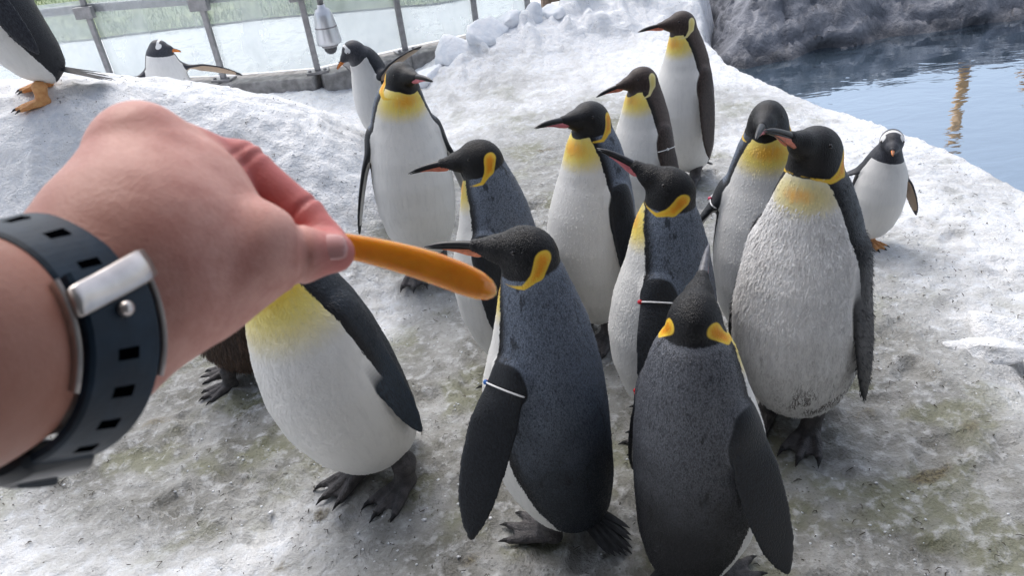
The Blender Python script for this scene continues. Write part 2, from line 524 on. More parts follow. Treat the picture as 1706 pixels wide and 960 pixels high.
# tan poles beyond the rock, seen only as wavering mirror images in the water
TAN = plain('tan_paint', (.90, .44, .10), .5)
for px, py, h0, h1, r, lab in ((5.05, 8.0, .3, 1.75, .055, 'tan pole beyond the rock, the longer wavering reflection in the pool'),
                        (5.75, 8.0, .3, 1.15, .05, 'short tan pole beyond the rock, the smaller reflection in the pool')):
    ptsz = [(0, 0, h0 - .6), (0, 0, (h0 + h1) / 2), (0, 0, h1)]
    o = empty('pole', (px, py, 0))
    obj('shaft', tube_mesh('shaft', ptsz, r, TAN), o)
    obj('cap', lathe_mesh('cap', [(.001, 0), (r * 1.5, .01), (r * 1.5, .05), (.001, .07)], TAN), o, (0, 0, h1 - .02))
    tag(o, lab, 'pole')

# ------------------------------------------------------------------ added block behind the camera, out of view, placed to shade the near snow
bl = empty('shade_block', (0, -3.2, 0))
SHADE_GREY = plain('shade_grey', (.20, .205, .215), .85, nz=.15, nscale=6)
obj('shade_wall', box_mesh('shade_wall', 16, .3, 3.4, SHADE_GREY), bl, (0, 0, 1.7))
obj('shade_canopy', box_mesh('shade_canopy', 16, 4.0, .18, SHADE_GREY, .02), bl, (0, 1.6, 3.3))
for x_ in (-5.4, -1.8, 1.8, 5.4):
    obj('shade_pillar', box_mesh('shade_pillar', .22, .22, 3.2, SHADE_GREY, .02), bl, (x_, 1.2, 1.6))
tag(bl, 'added grey shade structure behind the camera, out of view', 'shade_block')

# ------------------------------------------------------------------ far field beyond the fence: lawn, path, road
t = NT('lawn'); p3 = t.pos()
n1 = t.noise(p3, 1.6, 5); n2 = t.noise(p3, 30, 4)
c = t.mix(t.step(n1, .35, .65), (.24, .32, .17), (.42, .48, .24))
c = t.mix(t.step(n2, .4, .65, 0, .6), c, (.34, .40, .28))
t.set(color=c, rough=.8, normal=t.bump(n2, .8, .05)); LAWN = t.m
def sheet(name, pts, mat, z0, nx=50, ny=30):
    """bilinear quad sheet laid over the terrain; pts are 4 corners x,y"""
    P = [np.array(p, float) for p in pts]
    u, v = np.meshgrid(np.linspace(0, 1, nx), np.linspace(0, 1, ny), indexing='ij')
    xy = (P[0] * ((1 - u) * (1 - v))[..., None] + P[1] * (u * (1 - v))[..., None] + P[2] * (u * v)[..., None] + P[3] * ((1 - u) * v)[..., None])
    xy[..., 1] += .18 * fbm(xy[..., 0] * 1.7, xy[..., 0] * 0 + 2, 3, 71) * (v < .02)
    z = terrain(xy[..., 0], xy[..., 1]) + z0
    i, j = np.meshgrid(np.arange(nx - 1), np.arange(ny - 1), indexing='ij'); a = (i * ny + j).ravel()
    return mesh_np(name, np.concatenate([xy, z[..., None]], -1).reshape(-1, 3), np.stack([a, a + ny, a + ny + 1, a + 1], 1), mat)
tag(obj('lawn', sheet('lawn', [(-9, 9.6), (4.5, 8.1), (6, 18), (-4.5, 18)], LAWN, .02)), kind='structure')
tag(obj('road', sheet('road', [(-30, 12.6), (-6.2, 13.0), (-4.8, 19), (-30, 19)], plain('asphalt', (.055, .058, .065), .8, nz=.3, nscale=20), .03)), kind='structure')
# grass blades on the lawn
gp = []
for _ in range(16000):
    u, v = random.random(), random.random() ** 1.6
    x = -9 + 13.5 * u; y = (9.6 - 1.5 * u) + v * 5
    gp.append((x + v * .4, y))
gp = np.array(gp); z = terrain(gp[:, 0], gp[:, 1]) + .015
n = len(gp); an = RNG.uniform(0, 6.28, n); L = RNG.uniform(.05, .13, n); ln = RNG.normal(0, .03, (n, 2)); w = .006
base = np.concatenate([gp, z[:, None]], 1)
dx = np.stack([np.cos(an) * w, np.sin(an) * w, np.zeros(n)], 1)
tip = base + np.concatenate([ln, L[:, None]], 1)
Vb = np.stack([base - dx, base + dx, tip], 1).reshape(-1, 3)
tag(obj('grass', mesh_np('grass', Vb, np.arange(3 * n).reshape(-1, 3), LAWN)), 'short green grass growing beyond the fence', 'grass', kind='stuff')

# ------------------------------------------------------------------ fence
STEEL = plain('grey_steel', (.27, .265, .27), .42, .55, nz=.15, nscale=25)
t = NT('pane_glass')
tr = t.n('ShaderNodeBsdfTransparent'); tr.inputs[0].default_value = (.95, .98, .97, 1)
dfu = t.n('ShaderNodeBsdfDiffuse'); dfu.inputs[0].default_value = (.9, .93, .95, 1)
gls = t.n('ShaderNodeBsdfGlossy'); gls.inputs[1].default_value = .05
m1 = t.n('ShaderNodeMixShader'); m2 = t.n('ShaderNodeMixShader')
smear = t.step(t.noise(t.pos((1, 1, .4)), 3, 4), .35, .7, .22, .38)
t.t.links.new(smear, m1.inputs[0]); t.t.links.new(tr.outputs[0], m1.inputs[1]); t.t.links.new(dfu.outputs[0], m1.inputs[2])
m2.inputs[0].default_value = .05; t.t.links.new(m1.outputs[0], m2.inputs[1]); t.t.links.new(gls.outputs[0], m2.inputs[2])
t.t.links.new(m2.outputs[0], t.out.inputs[0]); GLASS = t.m
CONC = plain('weathered_concrete', (.27, .26, .25), .85, nz=.3, nscale=18, bumpd=.01)

POSTS = [(-5.2, 6.65), (-4.0, 6.5), (-2.88, 6.35), (-1.92, 6.0), (-1.19, 5.85), (-.56, 6.12), (0.0, 6.32), (.42, 6.46)]
FB = .2
fence = empty('fence', (-1.19, 5.85, FB))
def frel(v): return (v[0] + 1.19, v[1] - 5.85, v[2] - FB)
post_me = box_mesh('post', .042, .03, 1.5, STEEL, .004)
plate_me = box_mesh('base_plate', .16, .11, .022, STEEL, .004)
brk_me = box_mesh('bracket', .15, .045, .085, STEEL, .004)
bolt_me = lathe_mesh('bolt', [(.012, 0), (.012, .012), (.004, .016)], STEEL, 8)
for k, (x, y) in enumerate(POSTS):
    nxt = POSTS[min(k + 1, len(POSTS) - 1)]; prv = POSTS[max(k - 1, 0)]
    ang = math.atan2(nxt[1] - prv[1], nxt[0] - prv[0])
    p_ = obj('post', post_me, fence, frel((x, y, FB + .75)), (0, 0, ang))
    b_ = obj('base_plate', plate_me, p_, (0, 0, -.745))
    for sx in (-1, 1):
        obj('bolt', bolt_me, p_, (sx * .055, -.03, -.735))
    obj('bracket', brk_me, p_, (0, -.03, -.20))
for k in range(len(POSTS) - 1):
    a_, b_ = Vector((*POSTS[k], 0)), Vector((*POSTS[k + 1], 0))
    d = b_ - a_; L = d.length; ang = math.atan2(d.y, d.x); mid = (a_ + b_) / 2
    nrm = Vector((-d.y, d.x, 0)).normalized()
    c_ = mid + nrm * .055
    obj('rail', box_mesh('rail', L + .03, .045, .06, STEEL, .004), fence, frel((c_.x, c_.y, FB + .57)), (0, 0, ang))
    g_ = mid + nrm * .03
    obj('glass_pane', box_mesh('glass_pane', L - .03, .01, .60, GLASS), fence, frel((g_.x, g_.y, FB + .33)), (0, 0, ang))
tag(fence, 'grey steel post and rail fence with glass panes behind the snow mound', 'fence')
for k in range(len(POSTS) - 1):
    a_, b_ = Vector((*POSTS[k], 0)), Vector((*POSTS[k + 1], 0))
    d = b_ - a_; L = d.length; ang = math.atan2(d.y, d.x); mid = (a_ + b_) / 2
    o = obj('kerb', box_mesh('kerb', L - .006, .26, .5, CONC, .012), None, (mid.x, mid.y, FB - .252), (0, 0, ang))
    tag(o, kind='structure')

# wooden box by the end of the fence
WOOD = plain('brown_wood', (.23, .165, .125), .8, nz=.35, nscale=30, bumpd=.01)
cr_ = empty('wooden_planter', (1.0, 6.95, .28), math.radians(12))
for k in range(4):
    obj('plank', box_mesh('plank', .9, .045, .115, WOOD, .006), cr_, (0, -.2, .09 + k * .12))
    obj('plank', box_mesh('plank', .045, .4, .115, WOOD, .006), cr_, (-.428, .025, .09 + k * .12))
    obj('plank', box_mesh('plank', .045, .4, .115, WOOD, .006), cr_, (.428, .025, .09 + k * .12))
obj('corner_post', box_mesh('corner_post', .07, .07, .6, WOOD, .006), cr_, (-.48, -.24, .3))
obj('fill', box_mesh('fill', .80, .38, .40, CLEAN, .03), cr_, (0, .02, .25))
tag(cr_, 'weathered brown plank box at the end of the fence', 'planter')

# security camera in its silver bell housing
SILVER = plain('silver_shell', (.62, .63, .65), .3, .6)
DARKGL = plain('smoked_dome', (.02, .02, .025), .05, 0, .8)
sc_ = empty('security_camera', (-1.02, 5.62, .39))
sc_.scale = (.80,) * 3
h_ = obj('housing', lathe_mesh('housing', [(.001, .385), (.032, .385), (.034, .36), (.06, .345), (.078, .30), (.086, .25), (.098, .17), (.106, .10), (.108, .075), (.104, .062), (.085, .055), (.001, .055)], SILVER, 36), sc_)
obj('seam', lathe_mesh('seam', [(.0935, .208), (.0955, .206), (.0958, .198), (.0945, .196)], STEEL, 36), h_)
obj('collar', lathe_mesh('collar', [(.001, .06), (.072, .06), (.07, .035), (.06, .03), (.001, .03)], STEEL, 30), sc_)
obj('dome', lathe_mesh('dome', [(.056, .034), (.056, .02), (.050, 0), (.036, -.018), (.018, -.027), (.001, -.029)], DARKGL, 30), sc_)
obj('pole', tube_mesh('pole', [(0, 0, .37), (0, 0, .8), (0, 0, 1.25)], .026, STEEL, 14), sc_)
obj('arm', box_mesh('arm', .05, .32, .05, STEEL, .005), sc_, (-.02, .12, 1.2), (0, 0, .55))
tag(sc_, 'silver bell shaped dome security camera hanging before the fence', 'security camera')

# ------------------------------------------------------------------ loose snow chunks by the kerb and the right hand edge
def chunk_mesh(name, size, seed, mat):
    bm = bmesh.new(); bmesh.ops.create_icosphere(bm, subdivisions=3, radius=1)
    rr = np.random.default_rng(seed)
    pl = [(Vector(rr.normal(size=3)).normalized(), rr.uniform(.40, .72)) for _ in range(11)]
    for v in bm.verts:
        for n_, d_ in pl:
            e = v.co.dot(n_) - d_
            if e > 0: v.co -= n_ * e * .93
        nz = float(fbm(np.array([v.co.x * 2.3 + seed]), np.array([v.co.y * 2.3 + v.co.z * 1.7]), 3, seed)[0])
        v.co *= 1.25 + .55 * nz
        v.co = Vector((v.co.x * size[0], v.co.y * size[1], v.co.z * size[2]))
    return bm_mesh(name, bm, mat, True)
CH = [(-.60, 5.58, .09, .06), (-.42, 5.70, .17, .11), (-.20, 5.85, .20, .13), (.06, 5.98, .18, .15), (.28, 6.12, .12, .13), (.42, 6.2, .09, .12), (.58, 6.30, .14, .10), (.86, 6.52, .15, .10)]
for k, (x, y, s, hh_) in enumerate(CH):
    o = obj('snow_chunk', chunk_mesh('snow_chunk', (s * 1.15, s * .9, hh_), 100 + k, CLEAN), None, (x, y, gz(x, y) - hh_ * .05), (0, 0, k * 1.3))
    tag(o, 'lump of clean white snow shovelled up along the kerb of the fence', 'snow chunk', 'snow lumps shovelled along the fence kerb')
o = obj('snow_chunk', chunk_mesh('snow_chunk', (.13, .17, .11), 140, SNOW), None, (1.63, 1.80, gz(1.63, 1.80) + .07))
tag(o, 'rounded grey ice block beside a dark gap in the snow bank', 'ice block')
for k, (x, y, s) in enumerate([(1.47, 1.96, .10), (1.52, 1.68, .09), (1.40, 1.60, .07), (1.58, 2.06, .10)]):
    o = obj('snow_chunk', chunk_mesh('snow_chunk', (s * 1.2, s, s * .36), 150 + k, SNOW), None, (x, y, gz(x, y) - .012), (0, 0, k))
    tag(o, 'flat crusted snow slab around the dark gap by the grey ice block', 'snow slab', 'snow slabs around the gap')

# ------------------------------------------------------------------ litter on the ground: feather bits, straws, ice crumbs
def scatter(n, xr, yr, pw=1.0):
    P = np.stack([RNG.uniform(*xr, n), yr[0] + (yr[1] - yr[0]) * RNG.uniform(0, 1, n) ** pw], 1)
    keep = fbm(P[:, 0] * 2.5, P[:, 1] * 2.5, 3, 91) + RNG.uniform(-.25, .25, n) > -.03
    P = P[keep]; P = P[shore_d(P[:, 0], P[:, 1]) < -.1]
    return P
P = scatter(3600, (-1.9, 2.2), (.85, 3.9), 1.7)
n = len(P); z = terrain(P[:, 0], P[:, 1]) + .003
an = RNG.uniform(0, 6.28, n); L = RNG.uniform(.006, .028, n) * RNG.uniform(.4, 1, n); w = RNG.uniform(.0008, .0022, n)
d = np.stack([np.cos(an), np.sin(an), RNG.normal(0, .25, n)], 1); s = np.stack([-np.sin(an), np.cos(an), np.zeros(n)], 1)
b0 = np.concatenate([P, z[:, None]], 1); bend = s * (RNG.normal(0, .35, n) * L)[:, None]
up = np.array([0, 0, 1.0])
q = []
for (uu, ww) in ((0, .5), (.5, 1), (1, .3)):
    c = b0 + d * (L * uu)[:, None] + bend * (4 * uu * (1 - uu)) + up * (.004 * uu * (1 - uu) * 4)
    for sg in (-1, 1): q.append(c + s * (w * ww * sg)[:, None])
    q.append(c + up * .0016)
Vd = np.stack(q, 1).reshape(-1, 3); o9 = np.arange(n)[:, None] * 9
Fd = []
for i in (0, 3):
    for a_, b_ in ((0, 1), (1, 2), (2, 0)):
        Fd.append(np.concatenate([o9 + i + a_, o9 + i + b_, o9 + i + 3 + b_, o9 + i + 3 + a_], 1))
tag(obj('straw', mesh_np('straw', Vd, np.concatenate(Fd), plain('straw', (.075, .062, .045), .8, nz=.5, nscale=12))), 'dark moulted feather bits and straws strewn on the snow', 'litter', kind='stuff')
P = scatter(2600, (-1.7, 2.1), (.85, 3.6), 1.3)
n = len(P); z = terrain(P[:, 0], P[:, 1])
ico = np.array([(0, 0, 1), (.9, 0, .2), (.3, .85, .1), (-.75, .5, .15), (-.7, -.55, .1), (.35, -.8, .2), (0, 0, -.6)])
icf = np.array([(0, 1, 2), (0, 2, 3), (0, 3, 4), (0, 4, 5), (0, 5, 1), (6, 2, 1), (6, 3, 2), (6, 4, 3), (6, 5, 4), (6, 1, 5)])
r = RNG.uniform(.0025, .006, n) * np.where(RNG.uniform(0, 1, n) > .96, 2.2, 1)
an = RNG.uniform(0, 6.28, n); Rz = np.stack([np.cos(an), -np.sin(an), np.sin(an), np.cos(an)], 1).reshape(-1, 2, 2)
K = ico[None] * (r[:, None, None] * RNG.uniform(.6, 1.3, (n, 7, 1))); K[..., :2] = np.einsum('nij,nkj->nki', Rz, K[..., :2]); K[..., 2] *= .6
Vi = (K + np.concatenate([P, z[:, None]], 1)[:, None]).reshape(-1, 3)
Fi = (icf[None] + (np.arange(n) * 7)[:, None, None]).reshape(-1, 3)
tag(obj('ice_crumbs', mesh_np('ice_crumbs', Vi, Fi, CLEAN)), 'small white crumbs of ice lying on the trodden snow', 'ice', kind='stuff')
# ------------------------------------------------------------------ penguin materials
def bird_mat(name, kind='king', back_hi=(.195, .235, .305), back_lo=(.021, .029, .042), head=(.0055, .0055, .0065), ear=(.86, .34, .015), ear2=(.85, .55, .05),
             white=(.80, .79, .76), throat=(.92, .40, .02), throat2=(.90, .72, .16), thr=.78, edge=(.006, .006, .008), streak=0.0, flip=(.011, .0135, .018), inner=(.70, .69, .67), zlo=.20, zhi=.64):
    t = NT(name)
    oc = t.coord(); oi = t.n('ShaderNodeObjectInfo')
    big = t.noise(oc, 9, 4, .6)
    scales = t.vor(t.coord((1, 1, .5)), 400)                 # overlapping feather tips
    fine = t.noise(t.coord((1, 1, .35)), 240, 3, .6)
    wob = t.math('MULTIPLY', t.math('SUBTRACT', t.noise(t.coord((1, 1, .5)), 110, 3, .6), .5), .010)
    fz = t.attr('f_z')
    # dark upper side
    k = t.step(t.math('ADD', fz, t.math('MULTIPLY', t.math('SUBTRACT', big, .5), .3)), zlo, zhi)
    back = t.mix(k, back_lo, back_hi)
    back = t.mix(t.step(scales, .25, .70, .0, .45), back, tuple(x * .28 for x in back_lo), 'MIX')
    rnd = t.attr('f_rnd')
    back = t.mix(t.step(rnd, .50, 1.0, 0, .55), back, tuple(x * .4 for x in back_lo))
    patch = t.math('MULTIPLY', t.step(t.noise(t.coord((1, 1, .3)), 30, 4, .6), .60, .66), .7)
    back = t.mix(patch, back, tuple(x * .3 for x in back_lo))
    # breast
    thr_d = t.attr('f_thr')
    breast = t.mix(t.step(thr_d, .05 * thr, .135 * thr, 1, 0), white, throat2)
    breast = t.mix(t.step(t.math('ADD', thr_d, wob), .015 * thr, .062 * thr, 1, 0), breast, throat)
    soft = t.noise(t.coord((1, 1, .12)), 85, 4, .6)
    breast = t.mix(t.step(soft, .45, .75, 0, .16), breast, (.45, .45, .44))
    if streak > 0:
        s1 = t.noise(t.coord((1, 1, .16)), 70, 5, .7); s2 = t.noise(oc, 6, 3)
        mk = t.math('MULTIPLY', t.step(s1, .50, .62), t.step(t.math('SUBTRACT', s2, t.math('MULTIPLY', fz, .0)), .35, .65, .35, 1))
        breast = t.mix(t.math('MULTIPLY', mk, streak), breast, (.20, .19, .19))
    fw = t.math('ADD', t.attr('f_white'), wob)
    base = t.mix(t.step(fw, -.0015, .0015), back, breast)
    band = t.math('MULTIPLY', t.step(fw, -.034, -.006), t.step(fw, -.0015, .0015, 1, 0))
    base = t.mix(t.math('MULTIPLY', band, t.attr('f_band')), base, edge)
    # flippers
    fl = t.attr('f_flip')
    inn = t.step(t.math('ADD', t.attr('f_inn'), t.math('MULTIPLY', wob, .3)), -.001, .002)
    fcol = t.mix(t.step(fine, .35, .7), tuple(x * .55 for x in flip), tuple(x * 1.5 for x in flip))
    fcol = t.mix(inn, fcol, inner)
    base = t.mix(t.step(fl, -.003, .003), base, fcol)
    # head
    hd = t.mix(t.step(fine, .4, .7), head, tuple(x * 2.0 for x in head))
    base = t.mix(t.step(t.math('ADD', t.attr('f_head'), t.math('MULTIPLY', wob, .4)), -.0012, .0012), base, hd)
    fe = t.math('ADD', t.attr('f_ear'), t.math('MULTIPLY', wob, .15))
    earc = t.mix(t.step(t.math('ADD', fe, t.math('MULTIPLY', wob, .9)), .002, .013), ear2, ear)
    base = t.mix(t.step(fe, -.0016, .0020), base, earc)
    hgt = t.math('ADD', t.math('MULTIPLY', scales, -.8), t.math('MULTIPLY', fine, .7))
    hgt2 = t.math('MULTIPLY', hgt, t.step(fw, -.002, .004, 1, .25))
    t.set(color=base, rough=t.step(fine, .3, .7, .38, .56), spec=.36, sheen=.0, normal=t.bump(hgt2, .45, .003))
    return t.m

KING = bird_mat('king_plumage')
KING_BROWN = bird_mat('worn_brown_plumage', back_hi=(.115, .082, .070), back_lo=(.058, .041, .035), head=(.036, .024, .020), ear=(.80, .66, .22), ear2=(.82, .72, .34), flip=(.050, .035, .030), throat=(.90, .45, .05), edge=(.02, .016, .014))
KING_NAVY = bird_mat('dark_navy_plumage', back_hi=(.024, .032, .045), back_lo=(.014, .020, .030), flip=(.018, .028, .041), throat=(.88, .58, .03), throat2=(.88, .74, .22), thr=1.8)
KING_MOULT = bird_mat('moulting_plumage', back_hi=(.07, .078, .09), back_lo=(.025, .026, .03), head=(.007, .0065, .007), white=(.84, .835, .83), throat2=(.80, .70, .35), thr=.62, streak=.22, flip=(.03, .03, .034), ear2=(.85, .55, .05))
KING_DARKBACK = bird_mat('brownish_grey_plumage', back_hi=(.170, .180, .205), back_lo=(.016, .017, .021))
GENTOO = bird_mat('gentoo_plumage', back_hi=(.036, .040, .052), back_lo=(.022, .024, .030), head=(.035, .037, .045), ear=(.85, .85, .84), ear2=(.85, .85, .84), throat=(.80, .79, .77), throat2=(.80, .79, .77), flip=(.03, .032, .04), inner=(.42, .31, .22), edge=(.02, .022, .028))
CHICK = bird_mat('brown_down', back_hi=(.085, .055, .042), back_lo=(.075, .048, .036), head=(.06, .04, .03), white=(.08, .052, .04), throat=(.08, .052, .04), throat2=(.08, .052, .04), flip=(.06, .042, .035), inner=(.06, .042, .035), ear=(.06, .04, .03), ear2=(.06, .04, .03))
BILL_BLACK = plain('black_horn', (.013, .013, .015), .32, nz=.4, nscale=60)
BILL_GREY = plain('grey_horn', (.10, .10, .115), .4, nz=.4, nscale=90)
PLATES = {'pink': plain('pink_bill_plate', (.62, .17, .20), .32, nz=.2, nscale=60), 'orange': plain('orange_bill_plate', (.72, .22, .10), .32, nz=.2, nscale=60), 'coral': plain('coral_bill_plate', (.66, .20, .12), .32, nz=.2, nscale=60)}
BILL_ORANGE = plain('orange_bill', (.75, .24, .05), .35, nz=.2, nscale=80)
EYE = plain('dark_eye', (.012, .008, .006), .08, 0, .6)
TAIL = plain('tail_feather', (.018, .019, .022), .6, nz=.4, nscale=80)
def foot_mat(name, c1, c2):
    t = NT(name); oc = t.coord()
    v = t.vor(oc, 210); n_ = t.noise(oc, 40, 4)
    c = t.mix(t.step(n_, .3, .7), c1, c2)
    c = t.mix(t.step(t.attr('f_claw'), -.002, .003), c, (.012, .011, .012))
    t.set(color=c, rough=.6, normal=t.bump(v, .7, .003)); return t.m
FOOT_DARK = foot_mat('dark_leathery_foot', (.045, .042, .045), (.105, .098, .10))
FOOT_ORANGE = foot_mat('orange_leathery_foot', (.62, .27, .09), (.75, .40, .16))

# ------------------------------------------------------------------ feet (one mesh for all king feet, one for gentoo feet)
def foot_mesh(name, mat, L=1.0):
    toes = [(.078 * L, .047), (.100 * L, 0.004), (.082 * L, -.040)]
    def fn(P):
        d = rcone(P, (-.028, 0, .020), (.0, 0, .024), .017, .022)
        d = smin(d, rcone(P, (-.012, 0, .03), (-.02, 0, .085), .024, .034), .02)
        for x, y in toes:
            q = rcone(P, (.004, y * .25, .022), (x * .55, y * .7, .017), .0175, .0135)
            q = np.minimum(q, rcone(P, (x * .55, y * .7, .017), (x, y, .0115), .0135, .0095))
            d = smin(d, q, .009)
        for a_, b_ in ((toes[0], toes[1]), (toes[1], toes[2])):
            for u in (.25, .5, .75):
                e = np.array([(a_[0] * (1 - u) + b_[0] * u) * .80, (a_[1] * (1 - u) + b_[1] * u) * .80, .009])
                d = smin(d, rcone(P, (.012, e[1] * .3, .012), e, .0085, .0055), .010)
        for x, y in toes:
            d = smin(d, np.minimum(rcone(P, (x - .004, y, .012), (x + .014, y * 1.1, .011), .0078, .0055), rcone(P, (x + .014, y * 1.1, .011), (x + .031, y * 1.18, .002), .0052, .0016)), .003)
        return d
    V, Q = polygonize(fn, (-.07, -.085, -.012), (.16, .085, .115), .0028)
    cl = np.full(len(V), -1.0)
    for x, y in toes:
        cl = np.maximum(cl, .018 - np.hypot(V[:, 0] - (x + .022), V[:, 1] - y * 1.13) )
    return mesh_np(name, V, Q, mat, attrs={'f_claw': cl})
FOOT_K = foot_mesh('foot', FOOT_DARK)
FOOT_G = foot_mesh('foot', FOOT_ORANGE, 1.05)

# ------------------------------------------------------------------ penguin builder
def prof(zs, vs, n=400):
    z = np.linspace(zs[0], zs[-1], n); v = np.interp(z, zs, vs)
    k = np.hanning(31); k /= k.sum()
    vp = np.pad(v, 15, mode='edge'); vp[:15] = 2 * v[0] - v[15:0:-1]; vp[-15:] = 2 * v[-1] - v[-2:-17:-1]
    return z, np.convolve(vp, k, 'valid')
TZ = [.030, .06, .10, .18, .28, .38, .48, .56, .62, .67, .71, .745]
TW = [.018, .066, .100, .131, .146, .149, .139, .124, .103, .079, .056, .018]
TD = [.018, .070, .106, .134, .147, .148, .135, .115, .095, .075, .055, .018]
TC = [-.035, -.03, -.02, -.003, .012, .014, .006, -.003, -.008, -.008, -.005, 0]
PW, PD, PC = prof(TZ, TW), prof(TZ, TD), prof(TZ, TC)

def unit(v): v = np.asarray(v, float); return v / np.linalg.norm(v)

def flipper_chain(side, abd, swing, twist, bend, length=.345, width=1.0, sh=(-.004, .112, .565)):
    """sampled ellipsoids (centre, frame, radii) for one flipper in the torso frame"""
    R = rotm('X', side * math.radians(abd)) @ rotm('Y', math.radians(swing))
    n = 44; pts = []; frames = []
    p = np.array([sh[0], side * sh[1], sh[2]])
    tz = math.radians(twist) * side
    for i in range(n):
        u = i / (n - 1)
        bd = math.radians(bend) * (u - .25) * (1 if u > .25 else .3)
        cv = math.radians(12) * (1 - u) * side       # sweep round the shoulder first
        Rl = R @ rotm('Y', bd) @ rotm('X', cv)
        T = Rl @ np.array([0, 0, -1.0])
        Rt = Rl @ rotm('Z', tz * min(1, u * 3))
        frames.append(np.stack([Rt @ np.array([1.0, 0, 0]), Rt @ np.array([0, side * 1.0, 0]), T]))
        pts.append(p.copy()); p = p + T * length / (n - 1)
    U = np.linspace(0, 1, n)
    ch = np.interp(U, [0, .12, .35, .6, .82, .94, 1], [.032, .044, .052, .050, .040, .026, .012]) * width
    th = np.interp(U, [0, .15, .5, 1], [.020, .014, .0095, .0055])
    return np.array(pts), np.array(frames), ch, th, length / (n - 1)

def penguin(name, label, loc, heading, scale=1.0, mat=None, kind='king', lean=(0, 0), head=None, neck=(0, 0, 0), fl=(6, -4, 0, 8), fr=(6, -4, 0, 8), feet=None,
            plate='orange', h=.0046, fat=1.0, group='king penguins gathered on the snow', cat='penguin', bill=1.0, tail=True, zoff=0.0, hscale=1.0, fwidth=1.0, flen=.375, billmat=None, taillen=None, wide=None, feathers=9000):
    if kind == 'king':
        hscale *= .93
    gent = kind == 'gentoo'
    hd = math.radians(heading)
    root = empty(name, (loc[0], loc[1], gz(loc[0], loc[1]) + zoff), hd)
    tag(root, label, cat, group)
    # lean: pitch (+ forward), roll (+ to its left)
    Rl = np.array(Euler((math.radians(-lean[1]), math.radians(lean[0]), 0)).to_matrix())
    haz, hel = head if head else (heading, 0)
    rl = math.radians(haz) - hd; el = math.radians(hel)
    dirn = Rl.T @ np.array([math.cos(el) * math.cos(rl), math.cos(el) * math.sin(rl), math.sin(el)])
    # a hint for "up" that stays well defined when the bill points at the sky
    upw = Rl.T @ np.array([-math.sin(el) * math.cos(rl), -math.sin(el) * math.sin(rl), math.cos(el)])
    fw = unit(dirn); lf = unit(np.cross(upw, fw)); up = np.cross(fw, lf)
    HF = np.stack([fw, lf, up])
    N0 = np.array([-.010, 0, .615])
    HC = np.array([-.016, 0, .785]) + np.array(neck) + np.array([0, 0, .0]) - fw * np.array([.0, .0, 0]) + np.array([fw[0], fw[1], 0]) * .014
    P3 = HC + HF.T @ np.array([-.014, 0, -.030])
    P1 = N0 + np.array([0, 0, .07]); P2 = P3 - np.array([0, 0, .05])
    nk = []
    for u in np.linspace(0, 1, 14):
        c = (1 - u) ** 3 * N0 + 3 * (1 - u) ** 2 * u * P1 + 3 * (1 - u) * u * u * P2 + u ** 3 * P3
        nk.append((c, np.interp(u, [0, .4, .75, 1], [.090, .080, .068, .058])))
    hs = hscale
    hp = [((.012, 0, 0), (.062 * hs, .050 * hs, .054 * hs))]
    hcones = [((.026, 0, -.004), .044, (.064, 0, -.010), .0295), ((.064, 0, -.010), .0295, (.116, 0, -.0135), .0150)]
    if gent: hcones = [((.028, 0, -.004), .044, (.066, 0, -.008), .026), ((.066, 0, -.008), .026, (.088, 0, -.010), .016)]
    chains = [flipper_chain(1, *fl, length=flen, width=fwidth), flipper_chain(-1, *fr, length=flen, width=fwidth)]
    wm = wide if wide else (1, 1)
    def f_core(P):
        z = np.clip(P[:, 2], TZ[0], TZ[-1])
        w = np.interp(z, *PW) * fat * wm[0]; d = np.interp(z, *PD) * fat * wm[1]; c = np.interp(z, *PC)
        x = P[:, 0] - c
        rho = np.sqrt((x / d) ** 2 + (P[:, 1] / w) ** 2)
        lat = (rho - 1) * np.minimum(w, d)
        dz = P[:, 2] - z
        f = np.where(dz == 0, lat, np.sqrt(np.maximum(lat, 0) ** 2 + dz ** 2))
        nd = np.full(len(P), 1e3)
        for c_, r_ in nk:
            nd = np.minimum(nd, np.linalg.norm(P - c_, axis=1) - r_)
        f = smin(f, nd, .035)
        Hq = (P - HC) @ HF.T
        he = ellip(Hq, np.array(hp[0][0]) - (0.012, 0, 0), np.eye(3), np.array(hp[0][1]))
        for a_, ra, b_, rb in hcones:
            he = smin(he, rcone(Hq, np.array(a_) * hs, np.array(b_) * hs, ra * hs, rb * hs), .014)
        return smin(f, he, .022)
    def f_flip(P, ch):
        pts, fr_, cw, th, st = ch
        f = np.full(len(P), 1e3)
        cen = pts.mean(0); near = np.linalg.norm(P - cen, axis=1) < .30
        Pn = P[near]
        if len(Pn) == 0: return f
        g = np.full(len(Pn), 1e3)
        for i in range(len(pts)):
            g = np.minimum(g, ellip(Pn, pts[i], fr_[i], np.array([cw[i], th[i], max(st * 2.6, th[i])])))
        f[near] = g
        return f
    def fn(P):
        f = f_core(P)
        for ch in chains:
            g = f_flip(P, ch)
            dsh = np.linalg.norm(P - ch[0][2], axis=1)
            k = .045 * np.exp(-(dsh / .075) ** 2) + .004
            f = smin(f, g, k)
        return f
    allp = np.concatenate([chains[0][0], chains[1][0], [HC]])
    lo = np.minimum(allp.min(0) - .06, [-.2, -.2, -.0]); hi = np.maximum(allp.max(0) + .06, [.2, .2, HC[2] + .13])
    lo = np.minimum(lo, HC - .13); hi = np.maximum(hi, HC + .13); lo[2] = min(-.0, lo[2])
    V, Q = polygonize(fn, lo, hi, h)
    # ---- fields that place the plumage pattern
    zc = np.clip(V[:, 2], TZ[0], TZ[-1])
    x = V[:, 0] - np.interp(zc, *PC)
    ang = np.arctan2(np.abs(V[:, 1]), x)
    Hq = (V - HC) @ HF.T
